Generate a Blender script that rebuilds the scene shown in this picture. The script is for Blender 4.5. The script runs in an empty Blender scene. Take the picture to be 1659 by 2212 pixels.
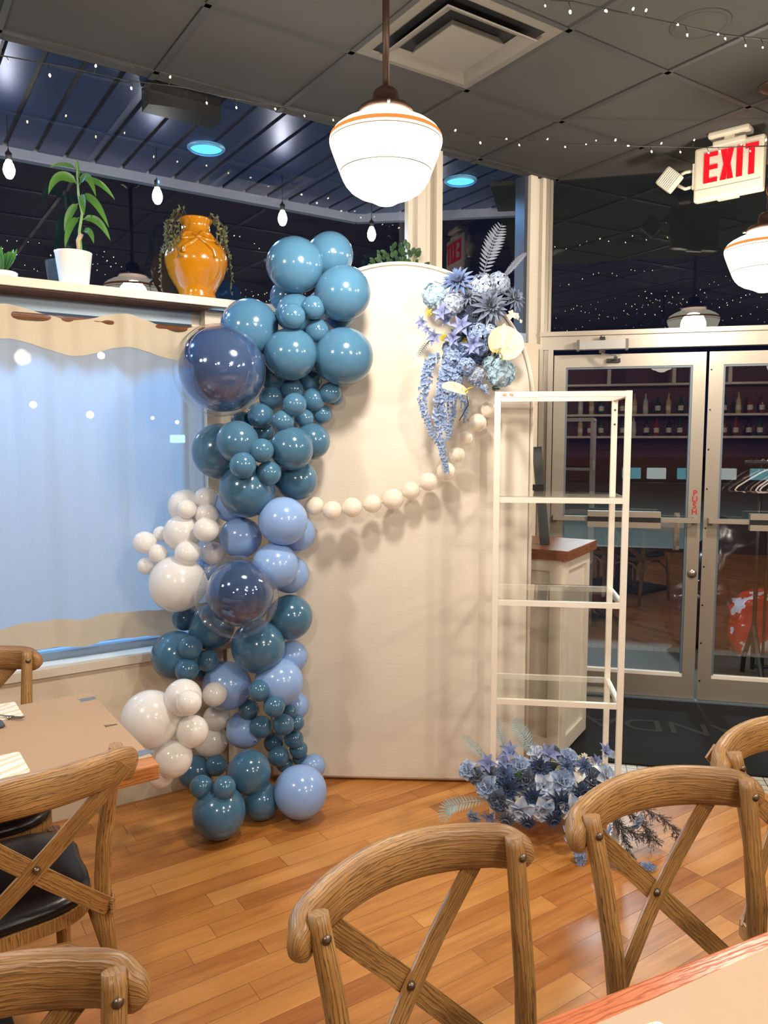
import bpy, bmesh, math, random
from mathutils import Vector, Matrix, Quaternion
random.seed(7)
S = bpy.context.scene
COL = S.collection
PI = math.pi
rad = math.radians

# ---------------------------------------------------------------- camera
FPX, CXP, CYP, PITCH, EYE = 1650.0, 830.0, 1106.0, rad(5.3), 1.6
cam = bpy.data.cameras.new('camera')
cam.sensor_fit = 'HORIZONTAL'; cam.sensor_width = 36.0; cam.lens = FPX / 1659.0 * 36.0
cam.clip_start = 0.02; cam.clip_end = 300
camo = bpy.data.objects.new('camera', cam); COL.objects.link(camo)
camo.location = (0, 0, EYE); camo.rotation_euler = (PI / 2 - PITCH, 0, 0)
S.camera = camo
S.view_settings.view_transform = 'Standard'; S.view_settings.look = 'None'
S.view_settings.gamma = 1.0; S.view_settings.use_curve_mapping = False
S.view_settings.exposure = 0.84
S.cycles.max_bounces = 8; S.cycles.diffuse_bounces = 4; S.cycles.glossy_bounces = 4
S.cycles.transmission_bounces = 6; S.cycles.transparent_max_bounces = 24
S.cycles.sample_clamp_indirect = 6.0

# ---------------------------------------------------------------- night sky
W = bpy.data.worlds.new('night'); S.world = W; W.use_nodes = True
W.node_tree.nodes['Background'].inputs[0].default_value = (0.28, 0.36, 1.0, 1)
W.node_tree.nodes['Background'].inputs[1].default_value = 0.008

# ---------------------------------------------------------------- lamp levels
GLOBE_W = 150.0           # bulb inside each schoolhouse globe
GLOBE_C = (1.0, 0.90, 0.76)
CAN_W = 150.0             # blue recessed soffit lamps
ASPHALT_FILL_W = 600.0
LOT_BULB = 36.0

def lamp(kind, name, loc, power, color, size=0.1, aim=None, spot=None):
    l = bpy.data.lights.new(name, kind); l.energy = power; l.color = color
    if kind == 'AREA': l.size = size
    else: l.shadow_soft_size = size
    if kind == 'SPOT': l.spot_size = rad(spot or 120); l.spot_blend = 0.6
    o = bpy.data.objects.new(name, l); COL.objects.link(o); o.location = loc
    if aim is not None:
        o.rotation_euler = (Vector(aim) - Vector(loc)).to_track_quat('-Z', 'Y').to_euler()
    return o
lamp('POINT', 'asphalt_fill_light', (3.5, 13.0, 6.0), ASPHALT_FILL_W, (0.75, 0.95, 1.0), 0.4)  # added light to brighten the asphalt beyond the doors, no lamp modelled
lamp('POINT', 'car_park_light', (-7.0, 8.5, 5.0), 700, (0.62, 0.78, 1.0), 0.5)

# ---------------------------------------------------------------- helpers
FW = Vector((0, math.cos(PITCH), -math.sin(PITCH))); UP = Vector((0, math.sin(PITCH), math.cos(PITCH)))
def ray(x, y): return FW + Vector((1, 0, 0)) * ((x - CXP) / FPX) - UP * ((y - CYP) / FPX)
def at(x, y, Y):
    r = ray(x, y); return Vector((0, 0, EYE)) + r * (Y / r.y)
def onz(x, y, z):
    r = ray(x, y); return Vector((0, 0, EYE)) + r * ((z - EYE) / r.z)

class MB:
    """collects faces, becomes one mesh object"""
    def __init__(s): s.v = []; s.f = []; s.uv = []; s.sm = []; s.mi = []; s.m = 0
    def face(s, idx, uv=None, smooth=False):
        s.f.append(tuple(idx)); s.uv.append(uv or [(0, 0)] * len(idx)); s.sm.append(smooth); s.mi.append(s.m)
    def quadbox(s, c8):
        b = len(s.v); s.v += [Vector(p) for p in c8]
        for q in ((3, 2, 1, 0), (4, 5, 6, 7), (0, 1, 5, 4), (1, 2, 6, 5), (2, 3, 7, 6), (3, 0, 4, 7)):
            p = [s.v[b + i] for i in q]
            e1 = (p[1] - p[0]).length; e2 = (p[3] - p[0]).length
            uv = [(0, 0), (0, e1), (e2, e1), (e2, 0)] if e1 > e2 else [(0, 0), (e1, 0), (e1, e2), (0, e2)]
            s.face([b + i for i in q], uv)
        return s
    def box(s, c, d, M=None, bev=0.0):
        """c centre, d full sizes"""
        x, y, z = [k / 2 for k in d]; c = Vector(c)
        if bev > 0:
            bm = bmesh.new(); bmesh.ops.create_cube(bm, size=1)
            for v in bm.verts: v.co = Vector((v.co.x * 2 * x, v.co.y * 2 * y, v.co.z * 2 * z))
            bmesh.ops.bevel(bm, geom=bm.edges[:], offset=bev, segments=2, affect='EDGES', profile=0.6)
            s.addbm(bm, Matrix.Translation(c) if M is None else M @ Matrix.Translation(c)); bm.free(); return s
        p = [Vector((sx * x, sy * y, sz * z)) + c for sz in (-1, 1) for sx, sy in ((-1, -1), (1, -1), (1, 1), (-1, 1))]
        if M is not None: p = [M @ q for q in p]
        return s.quadbox(p)
    def addbm(s, bm, M=None, smooth=False):
        b = len(s.v); bm.verts.index_update(); ext = [max(v.co[i] for v in bm.verts) - min(v.co[i] for v in bm.verts) for i in range(3)]
        for v in bm.verts: s.v.append((M @ v.co) if M is not None else v.co.copy())
        for f in bm.faces:
            n = f.normal
            k = max(range(3), key=lambda i: abs(n[i])); ax = sorted([i for i in range(3) if i != k], key=lambda i: ext[i])
            s.face([b + v.index for v in f.verts], [(v.co[ax[0]], v.co[ax[1]]) for v in f.verts], smooth)
        return s
    def beam(s, a, b, w, h, up=(0, 0, 1)):
        """rectangular bar from a to b"""
        a = Vector(a); b = Vector(b); d = (b - a).normalized(); sd = d.cross(Vector(up))
        if sd.length < 1e-5: sd = d.cross(Vector((0, 1, 0)))
        sd.normalize(); u = sd.cross(d)
        return s.quadbox([p + sd * i * w / 2 + u * j * h / 2 for p in (a, b) for i, j in ((-1, -1), (1, -1), (1, 1), (-1, 1))])
    def sweep(s, pts, sec, up=(0, 0, 1), scale=None, cap=True, smooth=True, vary=None):
        """sec: list of (a,b) offsets along side/up"""
        pts = [Vector(p) for p in pts]; n = len(pts); k = len(sec); b = len(s.v); L = 0; Ls = []
        per = [0]
        for i in range(k): per.append(per[-1] + math.dist(sec[i], sec[(i + 1) % k]))
        upv = Vector(up)
        for i, p in enumerate(pts):
            if i: L += (p - pts[i - 1]).length
            Ls.append(L)
            d = (pts[min(i + 1, n - 1)] - pts[max(i - 1, 0)]).normalized()
            sd = d.cross(upv)
            if sd.length < 1e-4: sd = d.cross(Vector((0.01, 1, 0.02)))
            sd.normalize(); u = sd.cross(d)
            sc = scale[i] if scale else 1
            if not isinstance(sc, (tuple, list)): sc = (sc, sc)
            for q in sec: s.v.append(p + sd * q[0] * sc[0] + u * q[1] * sc[1])
        for i in range(n - 1):
            for j in range(k):
                j2 = (j + 1) % k
                s.face([b + i * k + j, b + i * k + j2, b + (i + 1) * k + j2, b + (i + 1) * k + j],
                       [(per[j], Ls[i]), (per[j + 1], Ls[i]), (per[j + 1], Ls[i + 1]), (per[j], Ls[i + 1])], smooth)
        if cap:
            s.face([b + j for j in range(k)][::-1], [(q[0], q[1]) for q in sec][::-1]); e = b + (n - 1) * k
            s.face([e + j for j in range(k)], [(q[0], q[1]) for q in sec])
        return s
    def tube(s, pts, r, n=8, up=(0, 0, 1), scale=None, cap=True):
        return s.sweep(pts, [(r * math.cos(2 * PI * i / n), r * math.sin(2 * PI * i / n)) for i in range(n)], up, scale, cap)
    def lathe(s, prof, n=32, M=None, cap=True):
        """prof: list of (radius, z)"""
        b = len(s.v); L = 0
        for i, (r, z) in enumerate(prof):
            for j in range(n):
                a = 2 * PI * j / n; p = Vector((r * math.cos(a), r * math.sin(a), z)); s.v.append(M @ p if M is not None else p)
        for i in range(len(prof) - 1):
            dl = math.dist(prof[i], prof[i + 1])
            for j in range(n):
                j2 = (j + 1) % n
                s.face([b + i * n + j, b + i * n + j2, b + (i + 1) * n + j2, b + (i + 1) * n + j],
                       [(j / n, L), ((j + 1) / n, L), ((j + 1) / n, L + dl), (j / n, L + dl)], True)
            L += dl
        if cap:
            if prof[0][0] > 1e-4: s.face([b + j for j in range(n)][::-1])
            if prof[-1][0] > 1e-4: s.face([b + (len(prof) - 1) * n + j for j in range(n)])
        return s
    def poly(s, pts, z0, z1):
        """prism from a 2-D outline (counter-clockwise)"""
        b = len(s.v); n = len(pts)
        for z in (z0, z1): s.v += [Vector((p[0], p[1], z)) for p in pts]
        s.face([b + i for i in range(n)][::-1], [(p[0], p[1]) for p in pts][::-1]); s.face([b + n + i for i in range(n)], [(p[0], p[1]) for p in pts])
        for i in range(n):
            j = (i + 1) % n; e = math.dist(pts[i], pts[j])
            s.face([b + i, b + j, b + n + j, b + n + i], [(0, 0), (e, 0), (e, z1 - z0), (0, z1 - z0)])
        return s
    def grid(s, fn, nu, nv, M=None, smooth=True):
        b = len(s.v)
        for i in range(nu + 1):
            for j in range(nv + 1):
                p = Vector(fn(i / nu, j / nv)); s.v.append(M @ p if M is not None else p)
        for i in range(nu):
            for j in range(nv):
                a = b + i * (nv + 1) + j
                s.face([a, a + nv + 1, a + nv + 2, a + 1], [(i / nu, j / nv), ((i + 1) / nu, j / nv), ((i + 1) / nu, (j + 1) / nv), (i / nu, (j + 1) / nv)], smooth)
        return s
    def mesh(s, name, mats):
        me = bpy.data.meshes.new(name)
        me.from_pydata([tuple(v) for v in s.v], [], s.f)
        for m in (mats if isinstance(mats, (list, tuple)) else [mats]): me.materials.append(m)
        uvl = me.uv_layers.new(name='uv'); k = 0; flat = []
        for u in s.uv:
            for q in u: flat += [q[0], q[1]]
        uvl.data.foreach_set('uv', flat)
        me.polygons.foreach_set('use_smooth', s.sm); me.polygons.foreach_set('material_index', s.mi)
        me.update(); return me
    def build(s, name, mats, parent=None, loc=None, M=None):
        o = bpy.data.objects.new(name, s.mesh(name, mats)); COL.objects.link(o)
        if parent is not None: o.parent = parent
        if loc is not None: o.location = loc
        if M is not None: o.matrix_local = M if parent is not None else M
        return o

def tag(o, label, cat, group=None):
    o['label'] = label; o['category'] = cat
    if group: o['group'] = group
    return o
def thing(name, label, cat, loc=(0, 0, 0), rz=0.0, group=None):
    o = bpy.data.objects.new(name, None); COL.objects.link(o); o.empty_display_size = 0.05
    o.location = loc; o.rotation_euler = (0, 0, rz); return tag(o, label, cat, group)
def struct(o, cat='room', label=None):
    o['kind'] = 'structure'
    if label: o['label'] = label
    return o
def recenter(o, base=True):
    """put a mesh object's origin at its own base centre"""
    me = o.data; xs = [v.co for v in me.vertices]
    c = Vector(((min(v.x for v in xs) + max(v.x for v in xs)) / 2, (min(v.y for v in xs) + max(v.y for v in xs)) / 2, min(v.z for v in xs)))
    me.transform(Matrix.Translation(-c)); o.location = Vector(o.location) + c; return o
def place(o, M): o.matrix_world = M; return o
def look(d, spin=0.0):
    """rotation taking +Z to d"""
    return Vector((0, 0, 1)).rotation_difference(Vector(d).normalized()).to_matrix().to_4x4() @ Matrix.Rotation(spin, 4, 'Z')
def dup(root, loc=None, rz=None, label=None, parent=None):
    r = root.copy(); COL.objects.link(r)
    if parent is not None: r.parent = parent
    if loc is not None: r.location = loc
    if rz is not None: r.rotation_euler = (0, 0, rz)
    if label: r['label'] = label
    for ch in list(root.children): dup(ch, parent=r)
    return r

# ---------------------------------------------------------------- materials
class NT:
    def __init__(s, name):
        s.m = bpy.data.materials.new(name); s.m.use_nodes = True; s.t = s.m.node_tree; s.t.nodes.clear()
        s.out = s.t.nodes.new('ShaderNodeOutputMaterial')
    def n(s, typ, ins=None, **kw):
        nd = s.t.nodes.new(typ)
        for k, v in kw.items(): setattr(nd, k, v)
        for k, v in (ins or {}).items(): s.set(nd.inputs[k], v)
        return nd
    def set(s, sock, v):
        if isinstance(v, bpy.types.NodeSocket): s.t.links.new(v, sock)
        elif isinstance(v, (tuple, list)) and len(v) == 3 and sock.type == 'RGBA': sock.default_value = (*v, 1)
        else: sock.default_value = v
    def math(s, op, a, b=0.0, c=None):
        nd = s.n('ShaderNodeMath', operation=op); s.set(nd.inputs[0], a); s.set(nd.inputs[1], b)
        if c is not None: s.set(nd.inputs[2], c)
        return nd.outputs[0]
    def ramp(s, fac, stops, interp='LINEAR'):
        nd = s.n('ShaderNodeValToRGB', {0: fac}); cr = nd.color_ramp; cr.interpolation = interp
        while len(cr.elements) < len(stops): cr.elements.new(0.5)
        for e, (p, c) in zip(cr.elements, stops): e.position = p; e.color = (*c, 1) if len(c) == 3 else c
        return nd.outputs[0]
    def mix(s, f, a, b, mode='MIX'):
        nd = s.n('ShaderNodeMix', data_type='RGBA', blend_type=mode); s.set(nd.inputs[0], f); s.set(nd.inputs[6], a); s.set(nd.inputs[7], b); return nd.outputs[2]
    def noise(s, vec, scale=5, detail=3, rough=0.5, dist=0.0):
        nd = s.n('ShaderNodeTexNoise', {'Scale': scale, 'Detail': detail, 'Roughness': rough, 'Distortion': dist})
        if vec is not None: s.set(nd.inputs['Vector'], vec)
        return nd.outputs['Fac']
    def coord(s, which='Object'): return s.n('ShaderNodeTexCoord').outputs[which]
    def mapping(s, vec, scale=(1, 1, 1), rot=(0, 0, 0), loc=(0, 0, 0)):
        nd = s.n('ShaderNodeMapping', {'Scale': scale, 'Rotation': rot, 'Location': loc}); s.set(nd.inputs[0], vec); return nd.outputs[0]
    def bsdf(s, **kw):
        nd = s.n('ShaderNodeBsdfPrincipled'); alias = dict(color='Base Color', rough='Roughness', metal='Metallic', normal='Normal', coat='Coat Weight', coat_rough='Coat Roughness', spec='Specular IOR Level', sheen='Sheen Weight', emit='Emission Color', emit_s='Emission Strength', alpha='Alpha', trans='Transmission Weight', sub='Subsurface Weight')
        for k, v in kw.items(): s.set(nd.inputs[alias.get(k, k)], v)
        return nd.outputs[0]
    def bump(s, h, strength=0.3, dist=0.002):
        return s.n('ShaderNodeBump', {'Strength': strength, 'Distance': dist, 'Height': h}).outputs[0]
    def end(s, sh): s.t.links.new(sh, s.out.inputs[0]); return s.m
def srgb(r, g, b):
    f = lambda c: (c / 255 / 12.92) if c / 255 <= 0.04045 else ((c / 255 + 0.055) / 1.055) ** 2.4
    return (f(r), f(g), f(b))
_mc = {}
def M_(name, col, rough=0.5, metal=0.0, bump=0.0, bscale=60, var=0.06, **kw):
    """generic procedural paint / metal / plastic with slight mottling"""
    if name in _mc: return _mc[name]
    t = NT(name); co = t.coord()
    nz = t.noise(co, bscale, 3)
    c = t.mix(nz, tuple(x * (1 - var) for x in col), tuple(min(1, x * (1 + var)) for x in col))
    a = dict(color=c, rough=rough, metal=metal, **kw)
    if bump: a['normal'] = t.bump(nz, bump, 0.002)
    _mc[name] = t.end(t.bsdf(**a)); return _mc[name]
def emis(name, col, strength, sample=True):
    t = NT(name); m = t.end(t.n('ShaderNodeEmission', {'Color': col, 'Strength': strength}).outputs[0])
    if not sample: m.cycles.emission_sampling = 'NONE'
    return m
def glass_mat(name, f0=0.08, tint=(1, 1, 1), rough=0.0):
    t = NT(name)
    f = t.n('ShaderNodeLayerWeight', {'Blend': 0.5}).outputs['Facing']
    fr = t.math('MULTIPLY_ADD', t.math('POWER', f, 5.0), 1 - f0, f0)
    tr = t.n('ShaderNodeBsdfTransparent', {'Color': tint}).outputs[0]
    gl = t.n('ShaderNodeBsdfGlossy', {'Color': (1, 1, 1), 'Roughness': rough}).outputs[0]
    mx = t.n('ShaderNodeMixShader', {0: fr}); t.set(mx.inputs[1], tr); t.set(mx.inputs[2], gl)
    return t.end(mx.outputs[0])

def wood_uv(name, stops, rough=0.45, grain=1.0, coat=0.15):
    """wood whose grain runs along the V of the UV map (metres)"""
    t = NT(name); uv = t.coord('UV'); ob = t.coord('Object')
    w = t.noise(t.mapping(ob, (3, 3, 3)), 1.4, 2)
    v = t.mapping(uv, (1, 0.12, 1))
    cb = t.n('ShaderNodeCombineXYZ', {0: t.math('MULTIPLY', w, 0.02), 1: 0.0, 2: t.math('MULTIPLY', w, 0.02)}).outputs[0]
    v2 = t.n('ShaderNodeVectorMath', {0: v, 1: cb}, operation='ADD').outputs[0]
    wv = t.n('ShaderNodeTexWave', {'Vector': v2, 'Scale': 46.0 * grain, 'Distortion': 11.0, 'Detail': 3.0, 'Detail Scale': 1.6, 'Detail Roughness': 0.6}, bands_direction='X').outputs['Fac']
    fine = t.noise(t.mapping(uv, (260, 9, 1)), 1.0, 3, 0.6)
    big = t.noise(t.mapping(ob, (5, 5, 5)), 1.0, 3)
    f = t.math('ADD', t.math('MULTIPLY', wv, 0.10), t.math('ADD', t.math('MULTIPLY', fine, 0.42), t.math('MULTIPLY', big, 0.62)))
    c = t.ramp(f, stops)
    lines = t.math('POWER', wv, 3.5)
    c = t.mix(t.math('MULTIPLY', lines, t.math('MULTIPLY_ADD', big, 1.1, 0.15)), c, stops[0][1])
    h = t.math('SUBTRACT', t.math('MULTIPLY', fine, 0.5), t.math('MULTIPLY', lines, 0.8))
    return t.end(t.bsdf(color=c, rough=rough, coat=coat, coat_rough=0.3, normal=t.bump(h, 0.5, 0.0015)))

CW = [(0.25, srgb(70, 46, 26)), (0.42, srgb(128, 90, 48)), (0.6, srgb(176, 130, 74)), (0.8, srgb(206, 162, 102))]
m_chair = wood_uv('weathered_oak', CW, 0.42)
m_slab = wood_uv('oiled_slab', [(0.2, srgb(150, 88, 42)), (0.5, srgb(196, 122, 64)), (0.85, srgb(222, 152, 90))], 0.35, 0.7)
m_redwood = wood_uv('red_edge', [(0.2, srgb(150, 74, 38)), (0.6, srgb(196, 104, 58)), (0.9, srgb(214, 126, 76))], 0.3, 0.7)
m_butcher = wood_uv('walnut_block', [(0.2, srgb(84, 48, 30)), (0.5, srgb(124, 76, 50)), (0.85, srgb(160, 104, 72))], 0.35, 0.6)
m_blackwood = M_('black_stain', srgb(10, 10, 11), 0.4)
m_cream = M_('cream_frame_paint', srgb(206, 196, 180), 0.45, var=0.03)
m_alu = M_('champagne_aluminium', srgb(150, 141, 129), 0.38, 0.35, var=0.04)
m_aludark = M_('grey_gasket', srgb(92, 104, 116), 0.5)
m_wall = M_('warm_white_wall', srgb(206, 192, 170), 0.7, bump=0.5, bscale=90, var=0.03)
m_white = M_('white_powder_coat', srgb(232, 224, 212), 0.35, var=0.02)
m_whitepaint = M_('painted_panel', srgb(214, 206, 192), 0.5, var=0.03)
m_black = M_('black_plastic', srgb(8, 8, 10), 0.5)
m_vinyl = M_('black_vinyl', srgb(16, 16, 20), 0.3, bump=0.15, bscale=200)
m_rivet = M_('aged_rivet', srgb(120, 106, 90), 0.35, 0.85)
m_bronze = M_('bronze_fitting', srgb(74, 54, 44), 0.4, 0.5)
m_steel = M_('brushed_steel', srgb(150, 146, 140), 0.3, 0.9)
m_glass = glass_mat('window_glass', 0.075)
m_glass2 = glass_mat('high_window_glass', 0.035)
m_shelfglass = glass_mat('shelf_glass', 0.06, srgb(252, 254, 253))

# floor: oak strips parallel to the window wall
def floor_mat():
    t = NT('oak_strip_floor'); co = t.coord('Object')
    v = t.mapping(co, (1, 1, 1), (0, 0, -math.atan2(0.555, 0.832)))
    sp = t.n('ShaderNodeSeparateXYZ', {0: v}); x, y = sp.outputs[0], sp.outputs[1]
    pw = 0.083
    row = t.math('FLOOR', t.math('DIVIDE', y, pw))
    rn = t.n('ShaderNodeTexWhiteNoise', {'W': row}, noise_dimensions='1D').outputs['Value']
    xs = t.math('ADD', x, t.math('MULTIPLY', rn, 3.7))
    pid = t.math('FLOOR', t.math('DIVIDE', xs, t.math('MULTIPLY_ADD', rn, 0.35, 0.5)))
    cb = t.n('ShaderNodeCombineXYZ', {0: row, 1: pid, 2: 0.0}).outputs[0]
    wn = t.n('ShaderNodeTexWhiteNoise', {'Vector': cb}, noise_dimensions='2D').outputs['Value']
    fy = t.math('FRACT', t.math('DIVIDE', y, pw)); fx = t.math('FRACT', t.math('DIVIDE', xs, t.math('MULTIPLY_ADD', rn, 0.35, 0.5)))
    ey = t.math('MINIMUM', fy, t.math('SUBTRACT', 1.0, fy)); ex = t.math('MINIMUM', fx, t.math('SUBTRACT', 1.0, fx))
    gap = t.math('MINIMUM', t.math('DIVIDE', ey, 0.016), t.math('DIVIDE', ex, 0.0022)); gap = t.math('MINIMUM', gap, 1.0)
    off = t.n('ShaderNodeCombineXYZ', {0: t.math('MULTIPLY', wn, 31.0), 1: t.math('MULTIPLY', wn, 17.0), 2: wn}).outputs[0]
    gv = t.n('ShaderNodeVectorMath', {0: t.mapping(v, (1.6, 17, 1)), 1: off}, operation='ADD').outputs[0]
    g1 = t.noise(gv, 1.3, 5, 0.62, 0.9)
    g2 = t.noise(t.n('ShaderNodeVectorMath', {0: t.mapping(v, (5, 130, 1)), 1: off}, operation='ADD').outputs[0], 1.0, 3)
    f = t.math('ADD', t.math('MULTIPLY_ADD', wn, 0.34, 0.08), t.math('ADD', t.math('MULTIPLY_ADD', g1, 0.72, -0.1), t.math('MULTIPLY', g2, 0.16)))
    c = t.ramp(f, [(0.2, srgb(112, 62, 24)), (0.38, srgb(154, 92, 38)), (0.55, srgb(176, 112, 50)), (0.72, srgb(194, 132, 66)), (0.95, srgb(208, 150, 84))])
    kn = t.n('ShaderNodeTexVoronoi', {'Vector': t.mapping(v, (1.4, 4.5, 1)), 'Scale': 1.3}).outputs['Distance']
    c = t.mix(t.math('LESS_THAN', kn, 0.035), c, srgb(70, 36, 16))
    c = t.mix(t.math('SUBTRACT', 1.0, gap), c, srgb(74, 38, 16))
    h = t.math('ADD', t.math('MULTIPLY', gap, 1.0), t.math('MULTIPLY', g2, 0.12))
    return t.end(t.bsdf(color=c, rough=t.math('MULTIPLY_ADD', g1, 0.2, 0.26), coat=0.25, coat_rough=0.25, normal=t.bump(h, 0.35, 0.0012)))
m_floor = floor_mat()

def ceil_mat():
    t = NT('charcoal_ceiling_tile'); co = t.coord('Object')
    n1 = t.noise(co, 140, 3, 0.7); n2 = t.noise(co, 2.0, 3)
    fis = t.noise(t.mapping(co, (1, 1, 1)), 60, 4, 0.8, 1.5)
    c = t.mix(n2, srgb(60, 59, 56), srgb(70, 68, 64))
    h = t.math('ADD', n1, t.math('LESS_THAN', fis, 0.4))
    return t.end(t.bsdf(color=c, rough=0.85, spec=0.2, normal=t.bump(h, 0.35, 0.002)))
m_ceil = ceil_mat()
m_tbar = M_('painted_tee_bar', srgb(50, 49, 47), 0.6)
m_soffit = M_('navy_metal_plank', srgb(52, 66, 104), 0.34, 0.6, bump=0.1, bscale=30)
m_fascia = M_('pale_metal_fascia', srgb(120, 126, 142), 0.45, 0.3)
# ================================================================ room shell
KX, KY = 0.97, 4.818
wv = Vector((0.832, 0.555, 0)).normalized(); nv = Vector((wv.y, -wv.x, 0))
DA = rad(-13.5); dv = Vector((math.cos(DA), math.sin(DA), 0)); no = Vector((-dv.y, dv.x, 0))   # no = outwards through the doors
CZ = 3.175
def Wp(t, off, z): return Vector((KX, KY, 0)) + wv * t + nv * off + Vector((0, 0, z))
def Dp(s, off, z): return Vector((1.92, 4.59, 0)) + dv * s - no * off + Vector((0, 0, z))
def wbox(mb, t0, t1, o0, o1, z0, z1): return mb.quadbox([Wp(t, o, z) for z in (z0, z1) for t, o in ((t0, o1), (t1, o1), (t1, o0), (t0, o0))])
def dbox(mb, s0, s1, o0, o1, z0, z1): return mb.quadbox([Dp(s, o, z) for z in (z0, z1) for s, o in ((s0, o1), (s1, o1), (s1, o0), (s0, o0))])
SK = -0.977
A1 = Wp(-9, 0, 0); K0 = Wp(0, 0, 0); B1 = Dp(5.0, 0, 0); B2 = Vector((5.4, -3.6, 0)); A2 = Vector((-4.6, -4.4, 0))
room = [A1, A2, B2, B1, K0]
room2 = [(p.x, p.y) for p in room]
TW = 0.62   # depth of floor tiles in front of doors
tile0, tile1 = Dp(-2.2, 0, 0), Dp(5, 0, 0)
struct(MB().poly(room2, -0.1, 0.0).build('floor', m_floor))
struct(MB().poly(room2, CZ, CZ + 0.08).build('ceiling', m_ceil))
# tee bars, 0.607 m grid aligned with the window wall
G0 = onz(1009, 193, CZ); mb = MB()
def inroom(p):
    c = False; j = len(room2) - 1
    for i in range(len(room2)):
        a, b = room2[i], room2[j]
        if (a[1] > p.y) != (b[1] > p.y) and p.x < (b[0] - a[0]) * (p.y - a[1]) / (b[1] - a[1]) + a[0]: c = not c
        j = i
    return c
def clipline(p, d):
    ts = [k * 0.02 for k in range(-500, 501)]; run = [t for t in ts if inroom(p + d * t)]
    return (p + d * min(run), p + d * max(run)) if run else None
for i in range(-14, 15):
    for base, d in ((G0 + wv * (0.607 * i), nv), (G0 + nv * (0.607 * i), wv)):
        r = clipline(base, d)
        if r: mb.beam(r[0] + Vector((0, 0, -0.003 + CZ - G0.z)), r[1] + Vector((0, 0, -0.003 + CZ - G0.z)), 0.024, 0.008)
struct(mb.build('trim_1', m_tbar))

# window wall: knee wall, sill, solid pier, posts
mb = MB(); wbox(mb, -9, -2.16, -0.06, 0.13, 0, 0.63)
struct(mb.build('wall_left', m_wall))
mb = MB(); wbox(mb, -2.16, -0.02, -0.06, 0.05, 0, 2.19); struct(mb.build('wall_back', m_wall))
mb = MB(); wbox(mb, -9, -2.1, -0.06, 0.145, 0.63, 0.665); struct(mb.build('trim_2', m_cream))
# vertical posts beside the low window
mb = MB(); wbox(mb, -2.2, -2.12, -0.05, 0.09, 0.665, 2.19); wbox(mb, -2.12, -2.03, 0.05, 0.075, 0, 2.19); wbox(mb, -2.24, -2.2, -0.05, 0.03, 0.665, 2.19)
struct(mb.build('trim_3', m_cream))
mb = MB(); wbox(mb, -9, -2.2, -0.05, 0.03, 2.13, 2.19); wbox(mb, -9, -2.24, -0.05, 0.02, 0.665, 0.70); wbox(mb, -5.5, -5.42, -0.05, 0.02, 0.7, 2.13)
struct(mb.build('trim_4', M_('blue_grey_frame', srgb(140, 160, 178), 0.45)))
# lower pane and upper panes
def win(i, t0, t1, z0, z1, o=-0.01):
    mb = MB(); wbox(mb, t0, t1, o - 0.004, o, z0, z1); o_ = struct(mb.build('window_%d' % i, m_glass if i == 1 else m_glass2)); return o_
win(1, -9, -2.24, 0.70, 2.13)
win(2, -9, -1.0, 2.2, CZ)
win(3, -0.82, -0.15, 2.0, CZ)
# column between panes: stepped cream profiles
mb = MB()
for a, b, o0, o1 in ((-1.03, -0.985, -0.003, 0.03), (-0.985, -0.93, -0.06, 0.055), (-0.93, -0.875, -0.06, 0.02), (-0.875, -0.85, -0.06, 0.0), (-0.85, -0.81, -0.06, 0.045)):
    wbox(mb, a, b, o0, o1, 2.0, CZ)
struct(mb.build('trim_5', m_cream))
mb = MB(); wbox(mb, -0.17, -0.145, -0.06, 0.02, 0, CZ); struct(mb.build('trim_6', M_('dark_mullion', srgb(48, 54, 66), .5)))
mb = MB()
for a, b, o0, o1 in ((-0.145, -0.09, -0.06, 0.045), (-0.09, -0.05, -0.06, 0.02), (-0.05, -0.012, -0.06, 0.05)): wbox(mb, a, b, o0, o1, 0, CZ)
struct(mb.build('trim_7', m_cream))
mb = MB(); wbox(mb, -1.0, -0.15, -0.05, 0.03, 2.19, 2.25); struct(mb.build('trim_8', M_('blue_grey_frame', srgb(140, 160, 178), 0.45)))

# plant shelf along the windows with slatted underside
mb = MB(); wbox(mb, -9, -1.0, 0.185, 0.205, 2.192, 2.226); wbox(mb, -9, -1.0, -0.005, 0.185, 2.212, 2.224)
sh = struct(mb.build('trim_9', m_cream))
m_slat = wood_uv('dark_slat', [(0.2, srgb(70, 42, 26)), (0.6, srgb(132, 86, 54)), (0.9, srgb(166, 116, 78))], 0.5, 0.7)
mb = MB()
for k in range(7): wbox(mb, -9, -2.2, 0.165 - 0.024 * k, 0.180 - 0.024 * k, 2.188, 2.206)
struct(mb.build('trim_10', m_slat))

# ---------------- door wall
mb = MB()
dbox(mb, SK, 5.0, 0.0, 0.06, 2.155, 2.235)       # header above doors
dbox(mb, SK, 5.0, 0.0, 0.075, 2.235, 2.262)
struct(mb.build('trim_11', m_alu))
mb = MB(); dbox(mb, SK, -0.935, -0.02, 0.05, 2.262, CZ); dbox(mb, -0.935, -0.915, -0.02, 0.02, 2.262, CZ); dbox(mb, 2.2, 2.26, -0.02, 0.05, 2.262, CZ)
struct(mb.build('trim_12', m_alu))
mb = MB(); dbox(mb, SK, -0.955, 0.0, 0.085, 0, 2.16); dbox(mb, -0.955, -0.925, 0.0, 0.05, 0, 2.155); dbox(mb, -0.925, -0.895, 0.0, 0.07, 0, 2.155)
dbox(mb, 0.93, 1.0, 0.0, 0.07, 0, 2.155)
struct(mb.build('trim_13', m_alu))
mb = MB(); dbox(mb, -0.915, 2.2, -0.004, 0.0, 2.262, CZ); struct(mb.build('window_4', m_glass2))
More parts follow.
